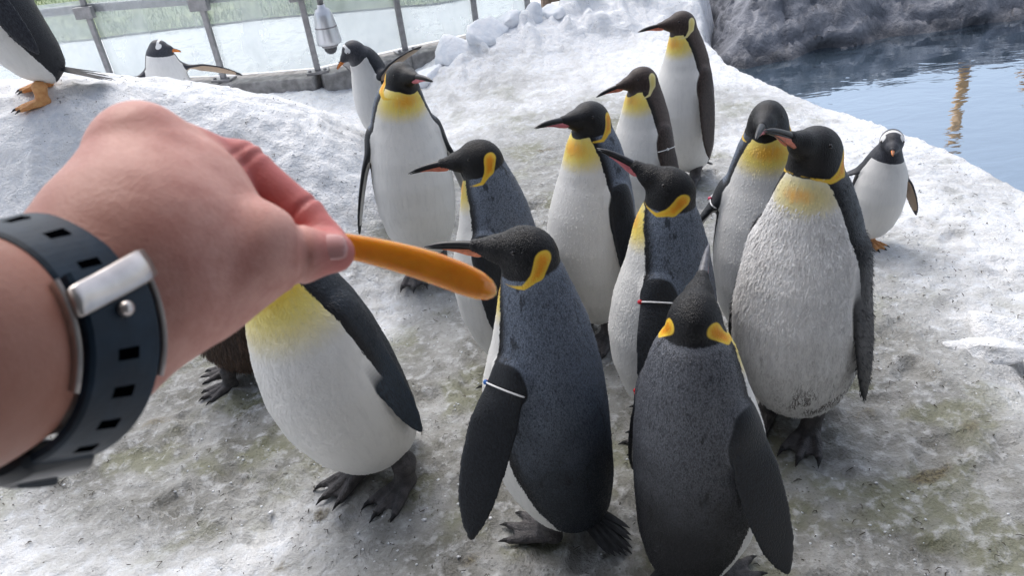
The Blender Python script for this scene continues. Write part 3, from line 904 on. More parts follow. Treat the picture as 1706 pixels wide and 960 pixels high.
    if gent:
        bnd = np.interp(V[:, 2], [.03, .10, .3, .5, .6, .66], [2.15, 1.95, 1.65, 1.45, 1.35, 1.30])
        f_white = (bnd - ang) * np.maximum(np.hypot(x, V[:, 1]), .03)
        f_white = np.minimum(f_white, .70 - V[:, 2])
    else:
        bnd = np.interp(V[:, 2], [.03, .10, .2, .3, .45, .55, .62, .67, .71, .75], [2.05, 1.92, 1.75, 1.60, 1.42, 1.30, 1.20, 1.10, .95, .70])
        f_white = (bnd - ang) * np.maximum(np.hypot(x, V[:, 1]), .03)
        f_white = np.minimum(f_white, .745 - V[:, 2])
    f_band = sst(V[:, 2], .12, .3)
    r = np.linalg.norm(Hq * np.array([1, 1, .95]), axis=1)
    fwdness = Hq[:, 0] / (r + 1e-6)
    if gent:
        Hg = Hq / hs
        f_head = .105 - np.linalg.norm(Hg, axis=1)
        q = Hq[:, [0, 2]]
        d1 = np.hypot((Hg[:, 0] - .024) / 1.1, (Hg[:, 2] - .020) / 1.0) - .0165           # white patch above the eye
        d2 = np.abs(Hg[:, 0] - .016) - .008                                               # thin band across the crown
        f_ear = np.maximum(-d1, np.minimum(-d2, Hg[:, 2] - .026))
    else:
        R0 = .0775 * hs + .010 * np.clip(fwdness, -1, 1) * 0
        f_head = (R0 - r)
        f_head = np.maximum(f_head, np.minimum(Hq[:, 0] - .035 * hs, .06 * hs - np.hypot(Hq[:, 1], Hq[:, 2] + .01)))
        f_head = np.where(Hq[:, 0] < -.03, f_head * .55, f_head)
        a2 = np.array([-.033, .008]) * hs; b2 = np.array([-.029, -.022]) * hs; m2 = np.array([-.004, -.058]) * hs; c2 = np.array([.034, -.072]) * hs
        q = Hq[:, [0, 2]]
        def cap2(q, a_, b_, ra, rb):
            d = b_ - a_; tt = np.clip(((q - a_) @ d) / (d @ d), 0, 1)
            return np.linalg.norm(q - a_ - tt[:, None] * d, axis=1) - (ra + (rb - ra) * tt)
        e = smin(cap2(q, a2, b2, .0185 * hs, .0150 * hs), np.minimum(cap2(q, b2, m2, .0120 * hs, .0052 * hs), cap2(q, m2, c2, .0052 * hs, .0008)), .005)
        f_ear = np.minimum(-e, np.abs(Hq[:, 1]) - .010)
    # throat: where the breast meets the chin, in the torso frame
    mid = (nk[7][0] + nk[9][0]) / 2
    th_p = np.array([mid[0] + .055, mid[1], mid[2] - .005])
    dd = (V - th_p) * np.array([.9, .75, 1.25])
    f_thr = np.linalg.norm(dd, axis=1)
    core = f_core(V)
    f_fl = np.full(len(V), -.05); f_inn = np.full(len(V), -.02)
    for ch in chains:
        pts, frs, cw, th, st = ch
        g = f_flip(V, ch)
        df_ = np.clip(core - g, -.05, .05)
        i = np.argmin(((V[:, None, :] - pts[None]) ** 2).sum(-1), 1)
        loc_ = np.einsum('nij,nj->ni', frs[i], V - pts[i])
        inn = np.where(loc_[:, 1] < 0, np.minimum(cw[i] * .80 - np.abs(loc_[:, 0]), (len(pts) - 3.5 - i) * st), -.02)
        better = df_ > f_fl
        f_fl = np.where(better, df_, f_fl); f_inn = np.where(better, inn, f_inn)
    me = mesh_np('body', V * scale, Q, mat, attrs={'f_white': f_white, 'f_head': f_head, 'f_ear': f_ear, 'f_thr': f_thr, 'f_flip': f_fl, 'f_inn': f_inn, 'f_z': V[:, 2], 'f_band': f_band, 'f_rnd': np.full(len(V), .45)})
    rot = (math.radians(-lean[1]), math.radians(lean[0]), 0)
    body = obj('body', me, root, None, rot)
    # ---- bill
    def head_pts(q): return (HC + np.asarray(q) @ HF) * scale
    rings_u, rings_l = [], []
    L0, L1 = (.104 * hs, .104 * hs + .112 * bill) if not gent else (.078 * hs, .078 * hs + .072 * bill)
    a = np.linspace(0, np.pi, 9)
    for u in np.linspace(0, 1, 12):
        fx = L0 - .012 + (L1 - L0 + .012) * u
        drop = -.0125 - .004 * u - (.020 * u ** 2.2 if not gent else .010 * u ** 2.5)
        wv = np.interp(u, [0, .3, .8, 1], [.0140, .0105, .0062, .0014]) * (1.25 if gent else 1)
        hu = np.interp(u, [0, .3, .8, 1], [.0150, .0110, .0075, .0016]) * (1.1 if gent else 1)
        hl = np.interp(u, [0, .3, .8, .93, 1], [.0150, .0135, .0060, .003, .0010])
        up_ = [(fx, wv * math.cos(t_), drop + hu * math.sin(t_)) for t_ in a] + [(fx, -wv * .6, drop - .0004), (fx, wv * .6, drop - .0004)]
        fl_ = fx - .004 * u
        lo_ = [(fl_, wv * .96 * math.cos(t_), drop - .0011 - hl * math.sin(t_)) for t_ in a] + [(fl_, -wv * .6, drop - .0009), (fl_, wv * .6, drop - .0009)]
        rings_u.append(head_pts(up_)); rings_l.append(head_pts(lo_))
    Vu, Fu = loft(rings_u); Vl, Fl = loft(rings_l)
    bm_ = billmat or (BILL_ORANGE if gent else BILL_BLACK)
    obj('upper_bill', mesh_np('upper_bill', Vu, Fu, BILL_BLACK if (not gent and not billmat) else bm_), body)
    obj('lower_bill', mesh_np('lower_bill', Vl, Fl, bm_), body)
    if gent:
        rg = []
        for u in np.linspace(0, 1, 5):
            fx = L0 + (L1 - L0) * (.02 + .93 * u); drop = -.0125 - .004 * u - .010 * u ** 2.5
            tt = np.linspace(0, 2 * np.pi, 8, endpoint=False)
            wv = np.interp(u, [0, .5, 1], [.006, .0035, .0018])
            rg.append(head_pts([(fx, wv * math.cos(q_), drop + np.interp(u, [0, .5, 1], [.0125, .0085, .005]) + .004 * math.sin(q_)) for q_ in tt]))
        Vc, Fc = loft(rg); obj('culmen', mesh_np('culmen', Vc, Fc, BILL_BLACK), body)
    elif plate:
        for sd in (-1, 1):
            rg = []
            for u in np.linspace(0, 1, 11):
                s_ = .0 + .70 * u
                fx = L0 - .010 + (L1 - L0 + .010) * s_
                drop = -.0125 - .004 * s_ - .020 * s_ ** 2.2
                wv = np.interp(s_, [0, .3, .8, 1], [.0140, .0105, .0062, .0014])
                hl = np.interp(s_, [0, .3, .8, 1], [.0150, .0135, .0060, .0010])
                sz = hl * .66 * np.interp(u, [0, .12, .4, 1], [.35, 1.0, .92, .10])
                cz = drop - .0030 - hl * .50
                tt = np.linspace(0, 2 * np.pi, 8, endpoint=False)
                rg.append(head_pts([(fx, sd * (wv * .80 + .0030 * max(.25, 1 - u) * math.cos(q_)), cz + sz * math.sin(q_)) for q_ in tt]))
            Vc, Fc = loft(rg); obj('bill_plate', mesh_np('bill_plate', Vc, Fc, PLATES[plate]), body)
    # ---- eyes
    for sd in (-1, 1):
        ec = (HC + np.array([.030 * hs, sd * .0415 * hs, .008 * hs]) @ HF) * scale
        bm = bmesh.new(); bmesh.ops.create_uvsphere(bm, u_segments=14, v_segments=10, radius=.0068 * hs * scale)
        obj('eye', bm_mesh('eye', bm, EYE, True), body, tuple(ec))
    # ---- tail: a fan of stiff feathers
    if tail:
        TL = taillen or (.19 if gent else .125)
        Vt, Ft = [], []
        for k in range(9):
            s_ = (k - 4) / 4
            d = unit([-.80, s_ * .22, -.52 + .04 * abs(s_)]); side = unit(np.cross(d, [0, 0, 1])); nn = np.cross(side, d)
            b0 = np.array([-.070, s_ * .022, .090 - .004 * (k % 2)]); LL = TL * (1 - .25 * abs(s_))
            o_ = len(Vt)
            for u, w_ in ((0, .010), (.5, .010), (.85, .007), (1, .001)):
                c = b0 + d * LL * u
                Vt += [c - side * w_, c + nn * .006 * (1 - u * .8), c + side * w_, c - nn * .006 * (1 - u * .8)]
            for r_ in range(3):
                for q_ in range(4):
                    Ft.append((o_ + r_ * 4 + q_, o_ + r_ * 4 + (q_ + 1) % 4, o_ + r_ * 4 + 4 + (q_ + 1) % 4, o_ + r_ * 4 + 4 + q_))
        obj('tail', mesh_np('tail', np.array(Vt) * scale, Ft, TAIL, False), body)
    # ---- feet, flat on the ground
    for i, ft in enumerate(feet or [(.015, .062, 10), (.015, -.062, -10)]):
        if ft is None: continue
        wx = loc[0] + scale * (ft[0] * math.cos(hd) - ft[1] * math.sin(hd)); wy = loc[1] + scale * (ft[0] * math.sin(hd) + ft[1] * math.cos(hd))
        fz = gz(wx, wy) - root.location.z
        fo = obj('foot', FOOT_G if gent else FOOT_K, root, (ft[0] * scale, ft[1] * scale, fz - .003), (0, 0, math.radians(ft[2])))
        fo.scale = (scale,) * 3
    info = dict(V=V * scale, Q=Q, scale=scale, me=me, chains=chains, f_white=f_white, f_fl=f_fl, HC=HC * scale, f_head=f_head)
    if feathers: plumage(body, info, feathers)
    if feathers > 12000: plumage(body, info, 6000, .0050, .0009, .14, 8, True)
    return root, body, info

def flipper_band(body, info, side, u, col, beads, rad=1.0):
    """a closed plastic ring with beads round a flipper near its root"""
    pts, frs, cw, th, st = info['chains'][0 if side > 0 else 1]
    i = int(u * (len(pts) - 1)); c = pts[i]; F = frs[i]; s = info['scale']
    a = np.linspace(0, 2 * np.pi, 29)
    ring = np.array([c + F[0] * math.cos(t_) * (cw[i] + .002) * rad + F[1] * math.sin(t_) * (th[i] + .004) * rad for t_ in a]) * s
    o = obj('flipper_band', tube_mesh('flipper_band', ring, .0021 * s, col, 8), body)
    for k, (ph, bc) in enumerate(beads):
        p_ = (c + F[0] * math.cos(ph) * (cw[i] + .003) * rad + F[1] * math.sin(ph) * (th[i] + .006) * rad) * s
        bm = bmesh.new(); bmesh.ops.create_uvsphere(bm, u_segments=12, v_segments=8, radius=.0058 * s)
        obj('bead', bm_mesh('bead', bm, bc, True), o, tuple(p_))

def fluff(body, info, name, sel, n, L, wd, matl, seed=1, lift=.35, down=1.0):
    """tufts of down as thin tapering blades rooted on the skin"""
    V, Q = info['V'], info['Q']
    rr = np.random.default_rng(seed)
    p0, p1, p2 = V[Q[:, 0]], V[Q[:, 1]], V[Q[:, 2]]
    fc = V[Q].mean(1); nn = np.cross(p1 - p0, p2 - p0); nn /= np.linalg.norm(nn, axis=1)[:, None] + 1e-12
    ok = np.where(sel[Q].all(1))[0]
    if len(ok) == 0: return
    k = rr.choice(ok, n); c = fc[k] + rr.normal(0, .002, (n, 3)); N = nn[k]
    dn = np.array([0, 0, -1.0]) * down + rr.normal(0, .28, (n, 3)); dn = dn - N * (dn * N).sum(1)[:, None]
    dn /= np.linalg.norm(dn, axis=1)[:, None]; sd = np.cross(N, dn)
    Ls = L * rr.uniform(.6, 1.25, n)[:, None]; w = wd * rr.uniform(.6, 1.2, n)[:, None]
    mid = c + dn * Ls * .55 + N * Ls * lift * .45; tip = c + dn * Ls + N * Ls * lift * rr.uniform(.3, 1.2, (n, 1))
    c = c - N * .002
    Vv = np.stack([c - sd * w, c + sd * w, mid + sd * w * .7, mid - sd * w * .7, tip], 1).reshape(-1, 3)
    b = np.arange(n)[:, None] * 5
    F1 = np.concatenate([b, b + 1, b + 2, b + 3], 1); F2 = np.concatenate([b + 3, b + 2, b + 4, b + 4], 1)
    Fl = [tuple(x) for x in F1] + [tuple(x[:3]) for x in F2]
    me = mesh_np(name, Vv, Fl, matl)
    o = obj(name, me, body); o['kind'] = 'stuff'
    return o

def plumage(body, info, n, L=.0085, wd=.0016, lift=.16, seed=5, head=False):
    """short contour feathers lying along the skin, coloured like the skin under them"""
    V, Q = info['V'], info['Q']; rr = np.random.default_rng(seed); s = info['scale']
    p0, p1, p2 = V[Q[:, 0]], V[Q[:, 1]], V[Q[:, 2]]
    cr_ = np.cross(p1 - p0, p2 - p0); ar = np.linalg.norm(cr_, axis=1); nn = cr_ / (ar[:, None] + 1e-12)
    fe_ = np.empty(len(V), np.float32); info['me'].attributes['f_ear'].data.foreach_get('value', fe_); fe_ = fe_[Q]
    hq = info['f_head'][Q]
    ar = ar * ((info['f_fl'][Q].max(1) < -.003) & (fe_.max(1) < -.004) & (hq.max(1) < -.003)) if not head else ar * ((hq.min(1) > .004) & (np.abs(fe_).min(1) > .0045))
    k = rr.choice(len(Q), n, p=ar / ar.sum()); w4 = rr.dirichlet((1, 1, 1, 1), n)
    c = (V[Q[k]] * w4[..., None]).sum(1); N = nn[k]
    dn = np.array([0, 0, -1.0]) + rr.normal(0, .12, (n, 3)); dn -= N * (dn * N).sum(1)[:, None]
    dn /= np.linalg.norm(dn, axis=1)[:, None] + 1e-9; sd = np.cross(N, dn)
    Ls = L * s * rr.uniform(.7, 1.2, n)[:, None]; w = wd * s * rr.uniform(.7, 1.2, n)[:, None]
    hm = rr.uniform(.4, 1.3, (n, 1)) * lift
    mid = c + dn * Ls * .55 + N * Ls * hm * .6; tip = c + dn * Ls + N * Ls * hm
    c = c - N * .0006
    Vv = np.stack([c - sd * w * .8, c + sd * w * .8, mid + sd * w, mid - sd * w, tip], 1).reshape(-1, 3)
    b = np.arange(n)[:, None] * 5
    Fl = np.concatenate([np.concatenate([b, b + 1, b + 2], 1), np.concatenate([b, b + 2, b + 3], 1), np.concatenate([b + 3, b + 2, b + 4], 1)])
    at = {}
    for nm in ('f_white', 'f_head', 'f_ear', 'f_thr', 'f_flip', 'f_inn', 'f_z', 'f_band'):
        a_ = np.empty(len(V), np.float32); info['me'].attributes[nm].data.foreach_get('value', a_)
        at[nm] = np.repeat((a_[Q[k]] * w4).sum(1), 5)
    at['f_rnd'] = np.repeat(rr.uniform(0, 1, n), 5)
    o = obj('contour_feathers', mesh_np('contour_feathers', Vv, Fl, info['me'].materials[0], attrs=at), body); o['kind'] = 'stuff'

def plast(name, c): return plain(name, c, .3)
P_WHITE, P_BLUE, P_RED, P_PINK, P_ORANGE = plast('white_plastic', (.8, .8, .8)), plast('blue_plastic', (.03, .16, .5)), plast('red_plastic', (.6, .02, .03)), plast('pink_plastic', (.75, .08, .16)), plast('orange_plastic', (.85, .2, .06))
# ------------------------------------------------------------------ the flock
_, b, i_ = penguin('king_penguin', 'king penguin facing out with white breast and bill tipped up, beside the flapping gentoo', (-.335, 2.90), 280, 1.06, KING, head=(304, 14), lean=(-3, 1), neck=(.01, .018, -.03),
    fl=(9, 2, 15, 4), fr=(12, 2, 15, 6), feet=[(.03, .055, 14), (.03, -.055, -14)], plate='pink', h=.0055)
_, b, i_ = penguin('king_penguin', 'grey backed king penguin in profile, bill above the stick and another bird', (.0, 2.13), 162, 1.0, KING, head=(178, 3), lean=(3, 0), neck=(.005, 0, 0),
    fl=(8, 8, 10, 8), fr=(5, -4, 0, 8), plate='coral', h=.0046, feathers=20000)
_, b, i_ = penguin('king_penguin', 'blue grey king penguin with white flipper band, its bill reaching over the orange stick', (.055, 1.47), 139, 1.03, KING, head=(174, 17), lean=(1, 0), neck=(0, 0, .02),
    fl=(30, -2, 25, 10), fr=(5, -6, 0, 8), plate='orange', h=.0042, feathers=26000, fwidth=1.02, flen=.35, taillen=.15)
flipper_band(b, i_, 1, .12, P_WHITE, [(.25, P_BLUE), (-.1, P_ORANGE)])
_, b, i_ = penguin('king_penguin', 'king penguin seen from behind pointing its grey bill to the sky, both ear patches showing', (.345, 1.26), 38, .97, KING_DARKBACK, head=(66, 26), lean=(0, 0), neck=(.006, 0, -.03),
    fl=(8, -8, 0, 10), fr=(13, 4, 20, -18), plate='pink', h=.0042, feathers=26000, fwidth=1.02, billmat=BILL_GREY)
flipper_band(b, i_, 1, .10, P_PINK, [(3.0, P_RED), (2.7, P_RED)])
_, b, i_ = penguin('king_penguin', 'king penguin with pink bill plate raised and red and white flipper band', (.415, 1.78), 157, 1.0, KING, head=(160, 40), lean=(1, 0), neck=(-.02, 0, -.005),
    fl=(26, 2, 20, 6), fr=(5, -4, 0, 8), plate='pink', h=.0044, feathers=26000, fwidth=1.0)
flipper_band(b, i_, 1, .12, P_WHITE, [(.3, P_RED), (0, P_PINK), (-.3, P_WHITE)])
_, b, i_ = penguin('king_penguin', 'white breasted king penguin with crimson bill plate before the two brown birds', (.285, 2.33), 212, 1.02, KING, head=(212, 18), lean=(-2, 0), neck=(.0, 0, -.01),
    fl=(7, -2, 0, 14), fr=(6, 0, 0, 6), plate='pink', h=.005)
_, b, i_ = penguin('king_penguin', 'shorter brown king penguin with pale ear patch and a white flipper ring', (.60, 2.97), 212, .90, KING_BROWN, head=(190, -2), lean=(0, 0), neck=(.0, 0, -.01),
    fl=(7, -2, 0, 14), fr=(6, 0, 0, 6), plate='coral', h=.0055)
flipper_band(b, i_, 1, .22, P_WHITE, [(1.4, P_WHITE)])
_, b, i_ = penguin('king_penguin', 'tall brown king penguin with pale yellow ear patch, near the rock bank', (.92, 3.54), 212, .955, KING_BROWN, head=(186, 6), lean=(1, 0), neck=(.012, 0, .005),
    fl=(7, -10, 0, 4), fr=(6, 0, 0, 6), plate='coral', h=.0055)
_, b, i_ = penguin('king_penguin', 'king penguin facing out with one flipper held away, standing behind the fluffy moulting one', (.79, 2.12), 255, 1.02, KING, head=(242, 14), lean=(-2, 0), neck=(.0, 0, -.01),
    fl=(8, -2, 0, 8), fr=(24, 4, 20, 6), plate='pink', h=.0055)
flipper_band(b, i_, -1, .14, P_WHITE, [(1.4, P_PINK)])
_, b, i_ = penguin('king_penguin', 'bulky moulting king penguin with fluffy streaked white belly, bill crossing the one behind', (.75, 1.73), 222, 1.07, KING_MOULT, head=(212, 38), lean=(-2, 0), neck=(.0, 0, -.005),
    fl=(5, -4, 0, 6), fr=(6, 0, 0, 6), plate='coral', h=.0048, fat=1.03, wide=(1.04, 1.04), hscale=1.08)
DOWN_W = bpy.data.materials['moulting_plumage']
t = NT('white_down'); oc = t.coord((1, 1, .25))
cw_ = t.mix(t.step(t.noise(oc, 90, 4), .42, .66), (.68, .67, .665), (.88, .875, .865))
zz = t.n('ShaderNodeSeparateXYZ'); t.t.links.new(t.coord(), zz.inputs[0])
soil_ = t.math('MULTIPLY', t.math('MULTIPLY', t.step(zz.outputs[2], .10, .14), t.step(zz.outputs[2], .17, .30, 1, 0)), t.step(zz.outputs[1], .0, .07))
soil_ = t.math('MULTIPLY', soil_, t.step(t.noise(t.coord((1, 1, .5)), 26, 4, .6), .44, .56))
sc2 = t.math('MULTIPLY', t.step(t.noise(t.coord((1, 1, .3)), 45, 3), .60, .70), .5)
cw_ = t.mix(sc2, cw_, (.33, .32, .32))
t.set(color=t.mix(t.math('MULTIPLY', soil_, .9), cw_, (.085, .068, .062)), rough=.8); DOWN = t.m
t = NT('grey_down'); oc = t.coord((1, 1, .25)); t.set(color=t.mix(t.step(t.noise(oc, 90, 4), .4, .66), (.018, .018, .02), (.075, .077, .082)), rough=.8); GREYD = t.m
t = NT('brown_down_tuft'); oc = t.coord((1, 1, .25)); t.set(color=t.mix(t.step(t.noise(oc, 60, 4), .4, .66), (.055, .035, .026), (.13, .085, .062)), rough=.85); BROWND = t.m
z_ = i_['V'][:, 2] / i_['scale']
fluff(b, i_, 'belly_down', (i_['f_white'] > .004) & (z_ < .67) & (i_['f_fl'] < -.004), 15000, .015, .0016, DOWN, 3, .08)
fluff(b, i_, 'back_down', ((i_['f_white'] < -.004) & (z_ < .60)) | (i_['f_fl'] > .004) & (z_ < .5), 9000, .013, .0011, GREYD, 4, .4)
_, b, i_ = penguin('king_penguin', 'dark navy backed king penguin with yellow throat, its head hidden behind the hand', (-.435, 1.76), 246, 1.08, KING_NAVY, head=(215, 0), lean=(6, -9), neck=(.0, 0, -.02),
    fl=(5, -4, 0, 8), fr=(5, 0, 0, 6), feet=[(.045, .070, -18), (.045, -.070, -30)], plate='orange', h=.0046, feathers=26000, fat=1.12)
r_, b, i_ = penguin('penguin_chick', 'brown downy penguin chick half hidden behind the hand', (-.98, 2.36), 195, .82, CHICK, head=(190, 0), lean=(-2, 0), neck=(0, 0, -.03), plate=None, h=.006, fat=1.18, group='penguin chick', feet=[(.09, .07, 10), (.09, -.06, -10)])
fluff(b, i_, 'down', np.ones(len(i_['V']), bool) & (i_['f_head'] < 0), 9000, .030, .0017, BROWND, 6, .5)

GG = 'gentoo penguins around the edge'
penguin('gentoo_penguin', 'gentoo penguin with orange feet and long black tail standing atop the snow mound', (-1.86, 3.5), 196, .90, GENTOO, 'gentoo', lean=(8, 0), head=(196, 0), fl=(8, 10, 0, 6), fr=(10, 4, 0, 6), bill=1.0, h=.0062, group=GG, taillen=.26, hscale=.95, feet=[(.05, .055, 4), (.03, -.055, -6)])
penguin('gentoo_penguin', 'gentoo penguin with both wings spread, peeking over the snow mound', (-1.69, 4.36), 290, .80, GENTOO, 'gentoo', lean=(0, 0), head=(352, -6), fl=(64, 6, 35, -35), fr=(64, 6, 35, -35), h=.0065, group=GG, hscale=.95, neck=(0, 0, -.075))
penguin('gentoo_penguin', 'gentoo penguin flapping with its orange bill lowered, behind the king facing out', (-.46, 3.76), 222, .75, GENTOO, 'gentoo', lean=(12, 0), head=(196, -32), fl=(110, 25, 20, -20), fr=(80, 20, 30, -10), h=.0062, group=GG, hscale=.95, neck=(.05, 0, -.03))
penguin('gentoo_penguin', 'squat gentoo penguin facing out with white eye patches beside the pool', (1.40, 2.68), 262, .56, GENTOO, 'gentoo', bill=1.25, lean=(0, 7), head=(246, 2), fl=(24, 4, 30, -8), fr=(44, 20, 20, -20), h=.0058, group=GG, hscale=1.5, fat=1.2, neck=(.0, .012, -.03), feet=[(.02, .05, 30), (.02, -.05, -5)])
# ------------------------------------------------------------------ outstretched hand, watch and feeding stick
def hp(px, py, D):                       # a point held in front of the photographer: right, down, forward in metres
    return np.array([(px - 853) / FPX * D, (py - 480) / FPX * D, D])
def to_world(P): P = np.atleast_2d(P); return CPOS + P[:, :1] * CR - P[:, 1:2] * CU + P[:, 2:3] * _f
WR = hp(-42, 580, .262)
AX = unit([.20, -.10, .97])
# ---- joints
WRI = WR + AX * .045
MCP_I, PIP_I, DIP_I, TIP_I = hp(244, 245, .338), hp(402, 280, .372), hp(503, 360, .374), hp(549, 400, .368)
MCP_M = hp(226, 275, .352)
CEN = hp(262, 392, .330)
CMC, MCP_T, IP_T, TIP_T = hp(300, 470, .318), hp(418, 424, .338), hp(492, 425, .350), hp(557, 421, .358)
HEEL = hp(278, 468, .325)
def f_hand(P):
    d = rcone(P, WR - AX * .36, WR - AX * .02, .047, .0362)
    d = smin(d, rcone(P, WR - AX * .02, WRI, .0355, .034), .02)
    d = smin(d, rcone(P, WRI, hp(210, 440, .318), .033, .030), .02)
    d = smin(d, rcone(P, hp(210, 440, .318), CEN, .030, .028), .02)
    d = smin(d, rcone(P, hp(212, 358, .325), hp(228, 280, .336), .0245, .0180), .024)
    d = smin(d, rcone(P, CEN, hp(236, 245, .338), .027, .0150), .022)
    d = smin(d, rcone(P, CEN, hp(330, 330, .345), .027, .020), .02)
    d = smin(d, rcone(P, hp(215, 455, .318), HEEL, .029, .0255), .02)
    d = smin(d, rcone(P, HEEL, hp(350, 470, .335), .0255, .019), .02)
    # index finger
    di = rcone(P, MCP_I, hp(320, 258, .356), .0140, .0115)
    di = smin(di, rcone(P, hp(320, 258, .356), PIP_I, .0115, .0118), .006)
    di = smin(di, rcone(P, PIP_I, DIP_I, .0122, .0102), .005)
    di = smin(di, rcone(P, DIP_I, TIP_I, .0100, .0078), .004)
    d = smin(d, di, .008)
    # web and thumb
    d = smin(d, rcone(P, CEN, MCP_T, .026, .0165), .016)
    d = smin(d, rcone(P, hp(330, 330, .345), MCP_T, .017, .0130), .014)
    d = smin(d, rcone(P, HEEL, MCP_T, .0225, .0145), .014)
    dt = rcone(P, MCP_T, hp(455, 418, .345), .0150, .0118)
    dt = smin(dt, rcone(P, hp(455, 418, .345), IP_T, .0122, .0124), .006)
    dt = smin(dt, rcone(P, IP_T, TIP_T, .0120, .0092), .006)
    d = smin(d, dt, .007)
    d = smin(d, np.linalg.norm(P - hp(438, 392, .336), axis=1) - .0120, .008)      # thumb knuckle
    d = smin(d, rcone(P, hp(262, 262, .332), hp(232, 238, .334), .0085, .0120), .012)
    # curled fingers behind
    for a_, b_, c_, t_, r in ((MCP_M, hp(385, 315, .405), hp(500, 385, .398), hp(545, 410, .388), .0108),
                              (hp(235, 325, .362), hp(352, 385, .415), hp(415, 455, .395), hp(385, 500, .372), .0104),
                              (hp(250, 400, .362), hp(335, 455, .402), hp(365, 525, .378), hp(318, 556, .358), .0094)):
        q = rcone(P, a_, b_, r * 1.25, r * 1.05); q = smin(q, rcone(P, b_, c_, r * 1.02, r * .92), .004); q = smin(q, rcone(P, c_, t_, r * .92, r * .78), .004)
        d = smin(d, q, .006)
    # tendon ridges and creases
    return d
pts = np.array([WR - AX * .36, WR, MCP_I, PIP_I, TIP_I, TIP_T, HEEL, hp(385, 315, .41), hp(335, 500, .41), hp(100, 300, .33)])
Vh, Qh = polygonize(f_hand, pts.min(0) - .06, pts.max(0) + .05, .0014)
# fine skin relief: creases at the joints, faint tendons
def groove(P, c, ax, w, dep, rad):
    s = (P - c) @ unit(ax); r_ = np.linalg.norm(P - c, axis=1)
    return dep * np.exp(-(s / w) ** 2) * (r_ < rad)
nrm_me = mesh_np('tmp', Vh, Qh); nv = np.empty(len(Vh) * 3, np.float32); nrm_me.vertices.foreach_get('normal', nv); nv = nv.reshape(-1, 3); bpy.data.meshes.remove(nrm_me)
off = np.zeros(len(Vh))
for c_, ax_, w_, d_ in ((IP_T, TIP_T - MCP_T, .0014, .0011), (IP_T + (TIP_T - MCP_T) * .05, TIP_T - MCP_T, .0013, .0009), (DIP_I, TIP_I - PIP_I, .0015, .0012), (PIP_I + (DIP_I - PIP_I) * .1, DIP_I - PIP_I, .0018, .0010), (MCP_T + (IP_T - MCP_T) * .15, IP_T - MCP_T, .0022, .0008), (IP_T - (TIP_T - MCP_T) * .05, TIP_T - MCP_T, .0012, .0008), (PIP_I - (DIP_I - PIP_I) * .06, DIP_I - PIP_I, .0015, .0008)):
    off += groove(Vh, c_, ax_, w_, d_, .02)
red = np.zeros(len(Vh))
for a_, b_, r_ in ((PIP_I, TIP_I, .020), (hp(330, 262, .36), PIP_I, .018), (hp(318, 556, .358), hp(365, 525, .378), .02), (IP_T + (TIP_T - IP_T) * .7, TIP_T, .010)):
    red = np.maximum(red, 1 - sst(rcone(Vh, a_, b_, r_ * .55, r_ * .55), 0, .012))
kn = 1 - sst(np.linalg.norm(Vh - MCP_I, axis=1), .012, .035)
wz = (Vh - WRI) @ AX
Vh = Vh - nv * off[:, None]
t = NT('skin')
oc = t.coord(); n1 = t.noise(oc, 48, 6, .7); n2 = t.noise(oc, 400, 3, .6); v1 = t.vor(oc, 650)
c = t.mix(t.step(n1, .32, .68), (.52, .235, .195), (.66, .355, .30))
c = t.mix(t.math('MULTIPLY', t.attr('red'), .85), c, (.50, .115, .11))
c = t.mix(t.math('MULTIPLY', t.attr('knuckle'), .45), c, (.52, .22, .18))
c = t.mix(t.math('MULTIPLY', t.attr('arm'), .75), c, (.235, .10, .062))
t.set(color=c, rough=.48, spec=.35, sss=.12, sssr=(.9, .35, .2), ssss=.006, normal=t.bump(t.math('ADD', t.math('MULTIPLY', v1, .6), t.math('ADD', n2, t.math('MULTIPLY', t.noise(t.coord((1, 1, .4)), 150, 4), .35))), .14, .0014))
SKIN = t.m
person = empty('person', tuple(to_world(WR - AX * .36)[0]))
org = np.array(person.location)
tag(person, 'bare left arm and hand pinching an orange stick, watch at the wrist', 'person')
obj('arm', mesh_np('arm', to_world(Vh) - org, Qh, SKIN, attrs={'red': red, 'knuckle': kn, 'arm': 1 - sst(wz, -.05, .035)}), person)
# thumb nail
NAIL = NT('nail'); NAIL.set(color=(.56, .28, .26), rough=.25, spec=.5, coat=.2); NAIL = NAIL.m
td = unit(TIP_T - IP_T); view = unit(-TIP_T); sdv = unit(np.cross(td, view)); outn = np.cross(sdv, td); outn = outn if outn @ view > 0 else -outn
outn = unit(outn * .93 - unit([0, 1, 0]) * .30); sdv = unit(np.cross(td, outn)); outn = unit(np.cross(sdv, td))
rows = []; cN = IP_T + (TIP_T - IP_T) * .80
for u in np.linspace(-1, 1, 11):
    row = []
    for v in np.linspace(-1, 1, 11):
        wv = .0068 * (1 - .25 * max(0, -u) ** 2 - .22 * max(0, u) ** 3)
        cu = .0103 if u < .5 else .0103 - .0010 * (u - .5)
        th_ = v * wv / .0088
        row.append(cN + td * (.0075 * u * (1 - .12 * v * v)) + sdv * .0088 * math.sin(th_) + outn * (cu * (math.cos(th_) * .88 + .12) + .0002 - .0008 * abs(u) ** 4))
    rows.append(np.array(row))
Vn = np.concatenate(rows); Fn = []
for i in range(10):
    for j in range(10):
        a_ = i * 11 + j; Fn.append((a_, a_ + 1, a_ + 12, a_ + 11))
me = mesh_np('fingernail', to_world(Vn) - org, Fn, NAIL)
o = obj('fingernail', me, person); md = o.modifiers.new('thickness', 'SOLIDIFY'); md.thickness = .0006

